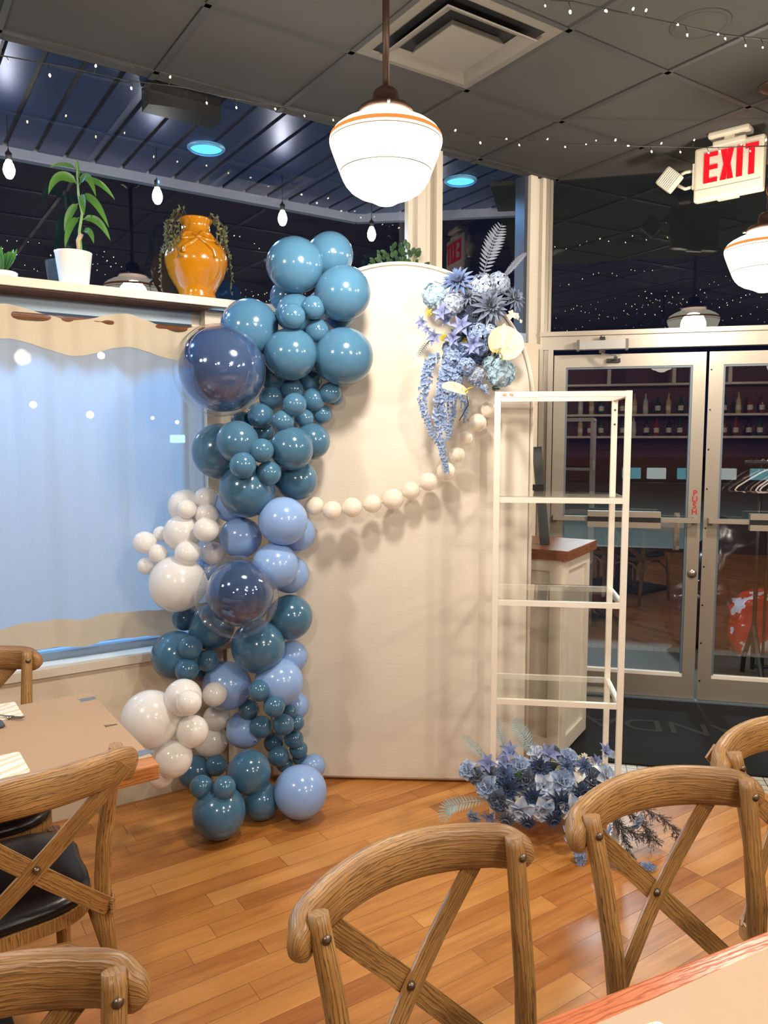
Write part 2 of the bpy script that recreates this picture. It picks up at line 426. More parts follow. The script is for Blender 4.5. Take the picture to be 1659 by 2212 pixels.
mb = MB(); dbox(mb, 1.0, 5.0, -0.004, 0.0, 0.1, 2.155); struct(mb.build('window_5', m_glass))
mb = MB(); dbox(mb, 2.26, 5.0, -0.004, 0.0, 2.262, CZ); struct(mb.build('window_6', m_glass))
mb = MB(); dbox(mb, -0.895, 0.93, 0.0, 0.06, 0.0, 0.018); struct(mb.build('trim_14', m_aludark))
m_lockring = m_steel
def leaf(idx, s0, s1, lock_side):
    """aluminium glazed door leaf"""
    mb = MB(); st = 0.072; zb, zt = 0.02, 2.125
    bot, top = 0.135, 0.075
    dbox(mb, s0, s0 + st, -0.02, 0.022, zb, zt); dbox(mb, s1 - st, s1, -0.02, 0.022, zb, zt)
    dbox(mb, s0 + st, s1 - st, -0.02, 0.022, zb, zb + bot); dbox(mb, s0 + st, s1 - st, -0.02, 0.022, zt - top, zt)
    f = struct(mb.build('door_%d' % idx, m_alu)); 
    g = MB(); dbox(g, s0 + st + 0.01, s1 - st - 0.01, -0.004, 0.0, zb + bot + 0.01, zt - top - 0.01); g = g.build('door_glass', m_glass, f)
    mb = MB(); e = 0.012
    a, b, c, d_ = s0 + st, s1 - st, zb + bot, zt - top
    dbox(mb, a, a + e, -0.012, 0.016, c, d_); dbox(mb, b - e, b, -0.012, 0.016, c, d_); dbox(mb, a + e, b - e, -0.012, 0.016, d_ - e, d_)
    mb.build('glazing_gasket', m_aludark, f)['label'] = 'blue grey glazing bead'
    mb = MB(); dbox(mb, a, b, -0.012, 0.02, c, c + 0.02); mb.build('bottom_bead', m_white, f)
    # panic bar: thin rail and wide push pad
    zc = 1.128
    mb = MB(); mb.beam(Dp(s0 + 0.012, 0.075, zc), Dp(s1 - 0.012, 0.075, zc), 0.028, 0.028)
    for s in (s0 + 0.03, s1 - 0.03): mb.beam(Dp(s, 0.02, zc), Dp(s, 0.08, zc), 0.03, 0.03)
    pb = mb.build('panic_bar', m_alu, f)
    if idx == 1: pa, pb_ = s0 + 0.22, s1 - 0.235
    else: pa, pb_ = s0 + 0.235, s1 - 0.12
    mb = MB()
    for z in (zc + 0.032, zc - 0.032): mb.beam(Dp(pa, 0.085, z), Dp(pb_, 0.085, z), 0.05, 0.034)
    mb.build('push_pad', m_alu, pb)
    mb = MB(); mb.beam(Dp(pa, 0.085, zc), Dp(pb_, 0.085, zc), 0.044, 0.03); mb.build('pad_insert', m_black, pb)
    return f
d1 = leaf(1, -0.89, -0.012, 1); d2 = leaf(2, 0.012, 0.89, 0)
# astragal strip with screws on the right leaf, lock ring, outside pull handle
mb = MB(); dbox(mb, 0.004, 0.03, 0.022, 0.027, 0.02, 2.125); ast = mb.build('astragal_strip', m_alu, d2)
mb = MB()
for k in range(9): mb.beam(Dp(0.017, 0.026, 0.14 + 0.235 * k), Dp(0.017, 0.030, 0.14 + 0.235 * k), 0.009, 0.009)
mb.build('strip_screw', m_black, ast)
mb = MB(); MT = Matrix.Translation(Dp(-0.048, 0.022, 0.80)) @ look(-no)
mb.lathe([(0.0, 0.012), (0.012, 0.013), (0.015, 0.010), (0.024, 0.011), (0.027, 0.004), (0.027, 0.0)][::-1], 24, MT, cap=False)
mb.build('lock_cylinder', m_steel, d1)
mb = MB(); mb.beam(Dp(-0.135, -0.06, 0.93), Dp(-0.135, -0.06, 1.16), 0.03, 0.02); mb.beam(Dp(-0.135, -0.06, 0.95), Dp(-0.135, -0.0, 0.95), 0.02, 0.02); mb.beam(Dp(-0.135, -0.06, 1.14), Dp(-0.135, 0.0, 1.14), 0.02, 0.02)
mb.build('pull_handle', m_alu, d1)
m_red = M_('red_lettering', srgb(176, 22, 26), 0.5)
BOLD = [None]
def text_obj(name, txt, size, mat, M, parent=None, extrude=0.001, sx=1.0, offset=0.0, align='CENTER'):
    cu = bpy.data.curves.new(name, 'FONT'); cu.body = txt; cu.size = size; cu.extrude = extrude; cu.align_x = align; cu.align_y = 'CENTER'; cu.offset = offset
    tmp = bpy.data.objects.new(name, cu); COL.objects.link(tmp)
    dg = bpy.context.evaluated_depsgraph_get(); me = bpy.data.meshes.new_from_object(tmp.evaluated_get(dg))
    bpy.data.objects.remove(tmp); bpy.data.curves.remove(cu)
    me.transform(M @ Matrix.Diagonal((sx, 1, 1, 1))); me.materials.clear(); me.materials.append(mat); me.name = name
    o = bpy.data.objects.new(name, me); COL.objects.link(o)
    if parent is not None: o.parent = parent
    return o
def frameM(p, right, normal):
    r = Vector(right).normalized(); n_ = Vector(normal).normalized(); u = n_.cross(r)
    return Matrix.Translation(p) @ Matrix(((r.x, u.x, n_.x), (r.y, u.y, n_.y), (r.z, u.z, n_.z))).to_4x4()
for k, ch in enumerate('PUSH'):
    text_obj('push_letter', ch, 0.047, m_red, frameM(Dp(-0.048, 0.0235, 1.288 - 0.0375 * k), dv, -no), d1, offset=0.0009)
# door closer
dc = thing('door_closer', 'grey hydraulic door closer with folded arm above the left glass door', 'door closer', Dp(-0.6, 0.075, 2.19), 0)
def rel(o): return Matrix.Translation(-Vector(o.location))
def child(mb, name, mat, root):
    """mesh authored in world space parented under an empty"""
    Mi = (Matrix.Translation(Vector(root.location)) @ Matrix.Rotation(root.rotation_euler.z, 4, 'Z')).inverted()
    mb.v = [Mi @ v for v in mb.v]; return mb.build(name, mat, root)
mb = MB(); mb.beam(Dp(-0.745, 0.11, 2.17), Dp(-0.475, 0.11, 2.17), 0.055, 0.05); body = child(mb, 'closer_body', M_('closer_grey', srgb(140, 138, 136), 0.35, 0.6), dc)
for s in (-0.75, -0.47):
    mb = MB(); mb.beam(Dp(s - 0.008, 0.11, 2.17), Dp(s + 0.008, 0.11, 2.17), 0.06, 0.062); child(mb, 'end_cap', M_('closer_dark', srgb(84, 82, 82), 0.35, 0.6), dc)
mb = MB(); mb.lathe([(0.018, -0.045), (0.018, 0.045)], 20, Matrix.Translation(Dp(-0.61, 0.11, 2.17))); mb.lathe([(0.014, 0.045), (0.012, 0.058), (0.0, 0.062)], 20, Matrix.Translation(Dp(-0.61, 0.11, 2.17)))
child(mb, 'spindle', m_steel, dc)
mb = MB(); mb.beam(Dp(-0.61, 0.11, 2.118), Dp(-0.53, 0.16, 2.10), 0.018, 0.008); mb.beam(Dp(-0.53, 0.16, 2.10), Dp(-0.535, 0.03, 2.085), 0.018, 0.008); child(mb, 'arm', m_steel, dc)
mb = MB(); mb.beam(Dp(-0.58, 0.035, 2.085), Dp(-0.50, 0.035, 2.085), 0.03, 0.022); child(mb, 'arm_shoe', m_black, dc)

# rear walls of the room, behind the camera
m_back = M_('dark_red_brown_wall', srgb(104, 66, 50), 0.7, bump=0.3)
def wallseg(name, a, b, mat, th=0.08, z1=CZ):
    d = (b - a).normalized(); s = Vector((-d.y, d.x, 0)) * th
    return struct(MB().quadbox([p + Vector((0, 0, z)) for z in (0, z1) for p in (a, b, b - s * -1 if 0 else b + s, a + s)]).build(name, mat))
wallseg('wall_left_rear', A2, A1, M_('ochre_wall', srgb(150, 122, 96), 0.8))
wallseg('wall_rear', B2, A2, m_back); wallseg('wall_right', B1, B2, m_back)

# floor tiles and entrance mat
def tile_mat():
    t = NT('white_mosaic_tile'); v = t.mapping(t.coord('Object'), (1, 1, 1), (0, 0, -DA))
    br = t.n('ShaderNodeTexBrick', {'Vector': v, 'Color1': srgb(196, 190, 176), 'Color2': srgb(182, 176, 164), 'Mortar': srgb(34, 32, 32), 'Scale': 1.0, 'Mortar Size': 0.0022, 'Brick Width': 0.052, 'Row Height': 0.052, 'Mortar Smooth': 0.2}, offset=0.0, squash=1.0)
    return t.end(t.bsdf(color=br.outputs['Color'], rough=0.35))
mb = MB(); dbox(mb, -0.97, 3.2, 0.0, 1.25, 0.0, 0.004); struct(mb.build('floor_tiles', tile_mat()))
m_mat = M_('black_carpet', srgb(7, 8, 12), 0.95, bump=0.8, bscale=400, var=0.3)
mb = MB(); dbox(mb, -0.75, 1.7, 0.07, 1.08, 0.004, 0.014); em = recenter(mb.build('entrance_mat', m_mat))
tag(em, 'black entrance mat with grey lettering in front of the glass doors', 'mat')
def onmat(s, off): return Dp(s, off, 0.0148)
tM = frameM(onmat(-0.23, 0.52), -dv, (0, 0, 1))
lt = text_obj('mat_lettering', 'ANDA', 0.25, M_('grey_mat_print', srgb(44, 43, 42), 0.95), Matrix.Translation(-Vector(em.location)) @ tM, em, 0.0004, 1.25)
lt['label'] = 'worn grey letters printed on the black mat'

# ---------------- entrance lobby beyond the doors
m_lobbyfloor = M_('tan_lobby_floor', srgb(88, 76, 60), 0.6)
mb = MB(); dbox(mb, -1.3, 5.0, -2.2, -0.02, -0.06, 0.0); struct(mb.build('floor_lobby', m_lobbyfloor))
mb = MB(); dbox(mb, -1.3, 5.0, -2.25, -2.15, 0, 0.62); struct(mb.build('wall_lobby_low', M_('lobby_dark', srgb(40, 36, 36), 0.7)))
mb = MB(); dbox(mb, -1.3, 5.0, -2.25, -2.15, 0.62, 0.66)
for s in (-1.25, 0.95, 3.1): dbox(mb, s, s + 0.06, -2.24, -2.16, 0.66, 2.9)
struct(mb.build('trim_15', m_black))
mb = MB(); dbox(mb, -1.3, 5.0, -2.25, -0.02, CZ, CZ + 0.05); struct(mb.build('ceiling_lobby', m_black))
mb = MB(); dbox(mb, -1.32, -1.28, -2.25, -0.9, 0.0, 0.66); struct(mb.build('wall_lobby_left', M_('lobby_dark', srgb(40, 36, 36), 0.7)))

# ---------------- outdoors: asphalt, soffit
m_asph = M_('wet_asphalt', srgb(92, 104, 100), 0.8, bump=0.2, bscale=20)
struct(MB().poly([(-60, -2), (-6.5, -0.4), (0.9, 4.95), (7, 6.2), (60, 3), (60, 80), (-60, 80)][::-1], -0.16, -0.08).build('ground', m_asph))
SZ = 3.2
def plankpoly(p0, p1, q0, q1): return (p0, p1, q1, q0)
# soffit planks run straight out from the window wall; each plank a shallow tray
EO = 1.28; e1 = Wp(-0.534, -1.303, 0); e2 = Vector((0.965, 5.443, 0)) + dv * 0.1
edge_d = (e2 - e1).normalized()
def out_len(t):
    """distance from wall to the outer edge at t"""
    a = Wp(t, 0, 0)
    if t <= -0.534: return EO + 0.02
    # intersect ray a - nv*L with line e1,e2
    den = (-nv).cross(edge_d).z
    return max(0.02, (e1 - a).cross(edge_d).z / den)
pl = MB(); gp = MB(); pw_ = 0.155; t = -9.0
while t < 0.30:
    ta, tb = t + 0.012, t + pw_ - 0.012
    la, lb = out_len(min(ta, 0.3)), out_len(min(tb, 0.3))
    la, lb = min(la, EO), min(lb, EO)
    pl.quadbox([Wp(ta, -0.02 if ta < -0.02 else -0.08, SZ), Wp(tb, -0.02 if ta < -0.02 else -0.08, SZ), Wp(tb, -lb, SZ), Wp(ta, -la, SZ), Wp(ta, -0.02, SZ + 0.02), Wp(tb, -0.02, SZ + 0.02), Wp(tb, -lb, SZ + 0.02), Wp(ta, -la, SZ + 0.02)])
    t += pw_
sof = struct(pl.build('ceiling_soffit', m_soffit))
mb = MB(); mb.quadbox([Wp(-9, -0.02, SZ + 0.015), Wp(0.3, -0.02, SZ + 0.015), Wp(0.3, -0.6, SZ + 0.015), Wp(-9, -EO, SZ + 0.015), Wp(-9, -0.02, SZ + 0.05), Wp(0.3, -0.02, SZ + 0.05), Wp(0.3, -0.6, SZ + 0.05), Wp(-9, -EO, SZ + 0.05)])
b = [Wp(-9, -0.02, 0), Wp(0.3, -0.02, 0), e2, e1, Wp(-9, -EO, 0)]
struct(MB().poly([(p.x, p.y) for p in b], SZ + 0.018, SZ + 0.05).build('ceiling_soffit_back', m_black))
mb = MB(); mb.beam(Wp(-9, -EO, SZ - 0.01), Vector((e1.x, e1.y, SZ - 0.01)), 0.05, 0.09); mb.beam(Vector((e1.x, e1.y, SZ - 0.01)), Vector((e2.x, e2.y, SZ - 0.01)), 0.05, 0.09)
struct(mb.build('trim_16', m_fascia))
# recessed blue soffit lamps
m_can = emis('blue_lamp_lens', (0.10, 0.50, 0.85), 1.1); m_canring = M_('blue_trim_ring', srgb(90, 150, 190), 0.35)
spots = [onz(446, 319, SZ), onz(995, 389, SZ)] + [Wp(-3.5, -0.6, SZ), Wp(-5.0, -0.6, SZ), Wp(-6.6, -0.6, SZ)]
labs = ['round blue recessed lamp in the slatted soffit, left of the hanging globe', 'round blue recessed lamp in the slatted soffit, seen right of the wide post', 'round blue recessed lamp in the soffit beyond the left picture edge', 'round blue recessed lamp in the soffit far to the left', 'last round blue recessed lamp in the soffit']
for p, lb_ in zip(spots, labs):
    r = thing('recessed_lamp', lb_, 'lamp', (p.x, p.y, SZ), 0, 'blue lamps in the soffit')
    MB().lathe([(0.088, -0.016), (0.088, -0.001), (0.102, -0.006), (0.102, 0.0)], 32, cap=False).build('trim_ring', m_canring, r)
    MB().lathe([(0.0, -0.004), (0.086, -0.004)], 32, cap=False).build('lens', m_can, r)
    lamp('SPOT', 'recessed_lamp_light', (p.x, p.y, SZ - 0.03), CAN_W if p is not spots[1] else 22.0, (0.22, 0.52, 1.0), 0.06, (p.x, p.y, 0), 150)
# ================================================================ outdoor festoon bulbs under the soffit
m_bulbout = emis('cool_bulb', (1.0, 0.96, 0.88), LOT_BULB)
bl = ['bare bulb hanging outside, furthest left, above the small white pot plant', 'bare bulb hanging outside above the yellow urn', 'bare bulb hanging outside above the topmost blue balloons', 'bare bulb hanging outside just below the large hanging globe', 'bare bulb hanging outside behind the tall blue fern frond', 'bare bulb hanging outside beyond the left picture edge']
for t_, lb_ in zip((-2.845, -2.104, -1.342, -0.70, -0.213, -3.6), bl):
    p = Wp(t_, -0.845, 2.95)
    r = thing('festoon_bulb', lb_, 'light bulb', p, 0, 'bare bulbs under the soffit')
    MB().lathe([(0.0, -0.05), (0.014, -0.045), (0.025, -0.025), (0.028, -0.005), (0.022, 0.02), (0.014, 0.035), (0.012, 0.045)], 16).build('bulb', m_bulbout, r)
    MB().lathe([(0.014, 0.04), (0.016, 0.075), (0.006, 0.085), (0.0015, 0.1), (0.0015, SZ - 2.95)], 10).build('socket_and_cord', m_black, r)
# speaker box under the soffit
sp0 = onz(395, 190, SZ)
spk = thing('wall_speaker', 'black curved speaker box mounted under the dark soffit outside the left window', 'speaker', Wp(-2.21, -0.10, SZ), math.atan2(wv.y, wv.x))
mb = MB(); outl = [(-0.17, 0.07), (-0.17, -0.03)] + [(-0.17 + 0.34 * k / 10, -0.03 - 0.035 * math.sin(PI * k / 10)) for k in range(1, 10)] + [(0.17, -0.03), (0.17, 0.07)]
mb.poly(outl, -0.105, -0.005); mb.build('cabinet', m_black, spk)
mb = MB(); mb.box((0, 0.02, -0.01), (0.08, 0.06, 0.03)); mb.build('bracket', m_steel, spk)

# ================================================================ schoolhouse pendants
def opal():
    t = NT('opal_glass_lit'); e = t.n('ShaderNodeEmission', {'Color': (1.0, 0.93, 0.74), 'Strength': 2.2}).outputs[0]; tp = t.n('ShaderNodeBsdfTransparent', {'Color': (1, 1, 1)}).outputs[0]
    gl = t.n('ShaderNodeBsdfGlossy', {'Color': (1, 1, 1), 'Roughness': 0.1}).outputs[0]
    a = t.n('ShaderNodeMixShader', {0: 0.3}); t.set(a.inputs[1], e); t.set(a.inputs[2], tp); b = t.n('ShaderNodeMixShader', {0: 0.04}); t.set(b.inputs[1], a.outputs[0]); t.set(b.inputs[2], gl); return t.end(b.outputs[0])
m_globe = opal()
m_stripeo = emis('orange_painted_band', srgb(238, 150, 72), 0.62, False)
m_stripeg = emis('grey_painted_line', srgb(186, 160, 118), 0.45, False)
GR = 0.178
gprof = [(0.0, -0.160), (0.012, -0.1605), (0.03, -0.157), (0.048, -0.147), (0.066, -0.139), (0.09, -0.130), (0.112, -0.116), (0.128, -0.098), (0.137, -0.082), (0.146, -0.06), (0.1585, -0.028), (0.171, 0.005), (0.1755, 0.018), (0.178, 0.031), (0.175, 0.046), (0.165, 0.060), (0.149, 0.072), (0.128, 0.083), (0.108, 0.091), (0.092, 0.097), (0.083, 0.104), (0.082, 0.118)]
def prof_r(z):
    for (r0, z0), (r1, z1) in zip(gprof, gprof[1:]):
        if z0 <= z <= z1 and z1 > z0: return r0 + (r1 - r0) * (z - z0) / (z1 - z0)
    return 0.1
def band(z0, z1, e=0.0009, k=3): return [(prof_r(z0 + (z1 - z0) * i / k) + e, z0 + (z1 - z0) * i / k) for i in range(k + 1)]
def pendant(loc, label, kind='rod'):
    r = thing('pendant_lamp', label, 'pendant lamp', loc, 0, 'schoolhouse pendant lamps')
    g = MB().lathe(gprof, 64, cap=False).build('glass_globe', m_globe, r)
    MB().lathe(band(0.035, 0.0485), 64, cap=False).build('orange_band', m_stripeo, g)
    MB().lathe(band(0.0245, 0.0275), 64, cap=False).build('upper_line', m_stripeg, g)
    MB().lathe(band(-0.0655, -0.0625), 64, cap=False).build('lower_line', m_stripeg, g)
    bulb_ = lamp('POINT', 'pendant_bulb_light', (0, 0, 0.0), GLOBE_W, GLOBE_C, 0.085); bulb_.parent = r
    MB().lathe([(0.080, 0.112), (0.087, 0.110), (0.088, 0.124), (0.080, 0.132), (0.058, 0.137), (0.042, 0.139), (0.041, 0.17), (0.038, 0.182), (0.026, 0.192), (0.012, 0.195)], 40).build('fitter', m_bronze, r)
    h = CZ - loc[2]
    for a in (0.6, 2.7, 4.8): mb = MB(); mb.lathe([(0.0, 0.0), (0.005, 0.0), (0.005, 0.02), (0.0, 0.02)][::1], 8, Matrix.Rotation(a, 4, 'Z') @ Matrix.Translation((0.082, 0, 0.117)) @ Matrix.Rotation(PI / 2, 4, 'Y')); mb.build('fitter_screw', m_steel, r)
    if kind == 'rod':
        MB().lathe([(0.011, 0.19), (0.011, h - 0.02)], 12).build('rod', m_bronze, r)
    else:
        mb = MB(); z = 0.19; k = 0
        while z < h - 0.03:
            rr = 0.009; L = 0.020; ring = [Vector(((rr * math.cos(a)) if k % 2 else 0, 0 if k % 2 else (rr * math.cos(a)), z + L / 2 + L * 0.72 * math.sin(a))) for a in [2 * PI * q / 10 for q in range(11)]]
            mb.tube(ring, 0.0022, 5, (0.3, 0.5, 0.1), cap=False); z += 0.022; k += 1
        mb.build('chain', m_bronze, r)
        mb = MB(); mb.tube([(0.012 * math.sin(q * 1.1), 0.012 * math.cos(q * 1.1), 0.19 + (h - 0.22) * q / 24) for q in range(25)], 0.003, 6); mb.build('cord', M_('gold_cord', srgb(150, 112, 70), 0.5), r)
    MB().lathe([(0.0, h - 0.035), (0.02, h - 0.033), (0.05, h - 0.018), (0.066, h - 0.004), (0.066, h)], 32).build('canopy', m_bronze, r)
    return r
P1 = Vector((0.006, 2.5, 2.505)); P2 = Vector((1.735, 3.56, 2.435)); stp = P2 - P1; stp.z = 0; q_ = nv * 2.1
pendant(P1, 'large lit schoolhouse globe on a brown rod, near the picture centre')
pendant(P2, 'lit schoolhouse globe on a chain at the right, below the EXIT sign', 'chain')
plab = ['lit schoolhouse globe beyond the left picture edge', 'lit schoolhouse globe behind the camera, middle of the second row', 'lit schoolhouse globe behind the camera, right of the second row', 'lit schoolhouse globe behind the camera, left of the second row', 'lit schoolhouse globe in the far rear row, middle', 'lit schoolhouse globe in the far rear row, right']
for p, lb_ in zip((P1 - stp, P1 + q_, P2 + q_, P1 - stp + q_ * 1.1, P1 + q_ * 2, P2 + q_ * 2), plab): pendant(Vector((p.x, p.y, 2.5)), lb_)

# ================================================================ EXIT sign with emergency lamp
ex_l = at(1502, 400, 4.16); ex_r = at(1652, 380, 3.94)
exd = (ex_r - ex_l); exd.z = 0; EW = exd.length; exd.normalize(); exn = Vector((exd.y, -exd.x, 0))
EZ0, EZ1 = 2.845, 3.115
ec = (ex_l + ex_r) / 2
ex = thing('exit_sign', 'white EXIT sign with red letters hanging from the ceiling at the right', 'exit sign', (ec.x, ec.y, EZ0), math.atan2(exd.y, exd.x))
m_sign = M_('ivory_plastic', srgb(186, 177, 160), 0.4, var=0.02)
H_ = EZ1 - EZ0
MB().box((0, 0, H_ / 2), (EW, 0.05, H_), bev=0.012).build('housing', m_sign, ex)
mb = MB(); mb.box((0, -0.027, 0.055), (EW - 0.02, 0.003, 0.0015)); mb.box((0, 0, -0.004), (EW * 0.3, 0.03, 0.008)); mb.build('face_seam', M_('seam_grey', srgb(176, 166, 148), 0.5), ex)
m_exit = emis('lit_red_letters', (1.0, 0.012, 0.02), 0.75)
def letter_polys(ch, w, h, t):
    if ch == 'E': return [[(0, 0), (w, 0), (w, t), (t * 1.2, t), (t * 1.2, h / 2 - t / 2), (w, h / 2 - t / 2), (w, h / 2 + t / 2), (t * 1.2, h / 2 + t / 2), (t * 1.2, h - t), (w, h - t), (w, h), (0, h)]]
    if ch == 'I': return [[(0, 0), (t * 1.3, 0), (t * 1.3, h), (0, h)]]
    if ch == 'T': return [[(w / 2 - t * .62, 0), (w / 2 + t * .62, 0), (w / 2 + t * .62, h - t), (w, h - t), (w, h), (0, h), (0, h - t), (w / 2 - t * .62, h - t)]]
    if ch == 'X': return [[(0, 0), (t * 1.35, 0), (w / 2, h * .37), (w - t * 1.35, 0), (w, 0), (w / 2 + t * .75, h / 2), (w, h), (w - t * 1.35, h), (w / 2, h * .63), (t * 1.35, h), (0, h), (w / 2 - t * .75, h / 2)]]
ws = {'E': 0.068, 'X': 0.064, 'I': 0.026, 'T': 0.062}; x0 = -0.118; hh = 0.150
for ch in 'EXIT':
    bm = bmesh.new()
    for pl_ in letter_polys(ch, ws[ch], hh, 0.022):
        vs = [bm.verts.new((p[0], 0, p[1])) for p in pl_]; f = bm.faces.new(vs)
    r_ = bmesh.ops.extrude_face_region(bm, geom=bm.faces[:]); bmesh.ops.translate(bm, verts=[v for v in r_['geom'] if isinstance(v, bmesh.types.BMVert)], vec=(0, 0.004, 0))
    bmesh.ops.recalc_face_normals(bm, faces=bm.faces[:]); bmesh.ops.triangulate(bm, faces=bm.faces[:])
    mb = MB(); mb.addbm(bm, Matrix.Translation((x0, -0.0295, 0.085))); bm.free(); mb.build('letter', m_exit, ex); x0 += ws[ch] + 0.014
MB().box((0, 0, H_ + 0.0), (0.16, 0.06, 0.03), bev=0.008).box((0, 0, CZ - EZ0 - 0.015), (0.2, 0.09, 0.03), bev=0.01).box((0, 0, (H_ + CZ - EZ0) / 2), (0.05, 0.04, CZ - EZ0 - H_)).build('ceiling_mount', m_sign, ex)
for sx_ in (-1,):
    mb = MB(); mb.box((sx_ * (EW / 2 + 0.003), 0, H_ * 0.5), (0.012, 0.04, 0.13)); mb.build('side_plate', m_sign, ex)
    hM = Matrix.Translation((sx_ * (EW / 2 + 0.125), -0.03, H_ * 0.52)) @ Matrix.Rotation(rad(8), 4, 'Z') @ Matrix.Rotation(rad(42), 4, 'Y')
    mb = MB(); mb.tube([(sx_ * EW / 2, 0, H_ * 0.62), (sx_ * (EW / 2 + 0.05), 0.0, H_ * 0.64), (sx_ * (EW / 2 + 0.085), -0.005, H_ * 0.6)], 0.009, 8); mb.tube([(sx_ * EW / 2, 0, H_ * 0.34), (sx_ * (EW / 2 + 0.05), 0.0, H_ * 0.32), (sx_ * (EW / 2 + 0.085), -0.005, H_ * 0.40)], 0.009, 8); mb.build('lamp_arm', m_sign, ex)
    hd = MB().box((0, 0, 0), (0.105, 0.04, 0.105), bev=0.014).build('lamp_head', m_sign, ex); hd.matrix_local = hM
    t = NT('ribbed_lens'); wv_ = t.n('ShaderNodeTexWave', {'Vector': t.coord('Object'), 'Scale': 30.0, 'Distortion': 0.5}).outputs['Fac']
    m_lens = t.end(t.bsdf(color=srgb(190, 184, 168), rough=0.18, coat=0.5, normal=t.bump(wv_, 0.6, 0.004)))
    MB().box((0, -0.0215, 0), (0.088, 0.006, 0.088), bev=0.002).build('lamp_lens', m_lens, hd)

# ================================================================ ceiling diffuser and round cover
c_ = G0 + nv * 0.3035 - wv * 0.3035
df = thing('air_diffuser', 'grey square stepped air vent set in the ceiling above the hanging globe', 'air vent', (c_.x, c_.y, CZ), math.atan2(wv.y, wv.x))
m_diff = M_('grey_vent_paint', srgb(96, 91, 82), 0.5, var=0.02)
def cone_ring(mb, o, i, z0, z1):
    b = len(mb.v)
    for a, z in ((o, z0), (i, z1)):
        for sx_, sy in ((-1, -1), (1, -1), (1, 1), (-1, 1)): mb.v.append(Vector((sx_ * a, sy * a, z)))
    for k in range(4): mb.face([b + k, b + (k + 1) % 4, b + 4 + (k + 1) % 4, b + 4 + k])
mb = MB(); cone_ring(mb, 0.296, 0.25, -0.006, -0.006); cone_ring(mb, 0.25, 0.235, -0.006, 0.0); cone_ring(mb, 0.296, 0.296, -0.0, -0.006); mb.build('frame', m_diff, df)
mb = MB(); cone_ring(mb, 0.222, 0.165, -0.030, -0.004); cone_ring(mb, 0.222, 0.218, -0.030, -0.034); cone_ring(mb, 0.218, 0.165, -0.034, -0.006); mb.build('outer_blade', m_diff, df)
mb = MB(); mb.box((0, 0, -0.034), (0.26, 0.26, 0.004)); cone_ring(mb, 0.13, 0.115, -0.034, -0.004); mb.build('centre_plate', m_diff, df)
MB().box((0, 0, -0.0015), (0.49, 0.49, 0.002)).build('dark_throat', m_black, df)
cc = onz(1513, 52, CZ); cs = thing('ceiling_speaker', 'round flat ceiling speaker cover near the upper right corner', 'ceiling speaker', (cc.x, cc.y, CZ))
MB().lathe([(0.0, -0.006), (0.10, -0.006), (0.108, -0.003), (0.112, 0.0)], 48).build('cover', m_ceil, cs)
MB().lathe([(0.094, -0.0065), (0.096, -0.0085), (0.098, -0.0065)], 48, cap=False).build('rim', m_ceil, cs)

# ================================================================ fairy light strings
m_fairy = emis('warm_fairy_led', (1.0, 0.80, 0.45), 14.0, False); m_fwire = M_('dark_green_wire', srgb(34, 34, 30), 0.5)
fb = MB(); fb.lathe([(0.0, -0.0075), (0.0022, -0.006), (0.0036, -0.002), (0.0034, 0.002), (0.0, 0.005)], 8, cap=False); fme = fb.mesh('led_bulb', m_fairy)
def fairy(wire, bulbs, label, zz=None, name='fairy_light_string'):
    c = Vector(wire[len(wire) // 2]); r = thing(name, label, 'fairy lights', c, 0, 'fairy light strings')
    mb = MB(); mb.tube([Vector(p) - c for p in wire], 0.0019, 5); mb.tube([Vector(p) - c + Vector((0, 0.002 * math.sin(i * 2.1), 0.003 * math.cos(i * 2.1))) for i, p in enumerate(wire)], 0.0016, 5); 
    for w_, b_ in bulbs: mb.tube([Vector(w_) - c, (Vector(w_) * 0.4 + Vector(b_) * 0.6) - c + Vector((0.003, 0, 0)), Vector(b_) - c], 0.0014, 5)
    mb.build('wire', m_fwire, r)
    for k, (w_, b_) in enumerate(bulbs[:100]):
        o = bpy.data.objects.new('led_bulb', fme); COL.objects.link(o); o.parent = r
        o.location = Vector(b_) - c; d = Vector(b_) - Vector(w_); o.rotation_euler = (-d).to_track_quat('Z', 'Y').to_euler(); s_ = 0.6 + 0.5 * ((k * 7919) % 10) / 10; o.scale = (s_, s_, s_)
def interp(path, x):
    for (x0, y0), (x1, y1) in zip(path, path[1:]):
        if x0 <= x <= x1: return y0 + (y1 - y0) * (x - x0) / (x1 - x0)
    return path[-1][1]
Z1 = 3.02
w1 = [(-60, 112), (0, 119), (60, 130), (150, 147), (270, 173), (330, 180), (400, 190), (480, 208), (560, 222), (640, 236), (720, 252), (805, 266), (880, 274), (980, 288), (1100, 300), (1220, 311), (1400, 316), (1540, 319), (1659, 316), (1720, 312)]
b1 = [(18, 133), (108, 162), (207, 143), (284, 190), (368, 167), (447, 222), (511, 232), (595, 235), (658, 250), (720, 259), (775, 277), (891, 282), (944, 299), (984, 282), (1038, 308), (1094, 300), (1122, 313), (1183, 301), (1221, 317), (1266, 312), (1288, 304), (1330, 303), (1357, 315), (1408, 327), (1429, 310), (1470, 328), (1500, 303), (1531, 330), (1555, 326), (1602, 313), (1621, 326), (1655, 303)]
w2 = [(1150, -30), (1190, 0), (1240, 3), (1330, 25), (1400, 38), (1464, 52), (1560, 75), (1659, 85), (1720, 90)]
b2 = [(1178, 12), (1232, 25), (1309, 23), (1368, 20), (1396, 23), (1464, 53), (1485, 75), (1551, 74), (1567, 83), (1611, 98), (1648, 102)]
def plane_pt(x, y, w):
    y0 = interp(w, x); base = onz(x, y0, Z1); return at(x, y, base.y)
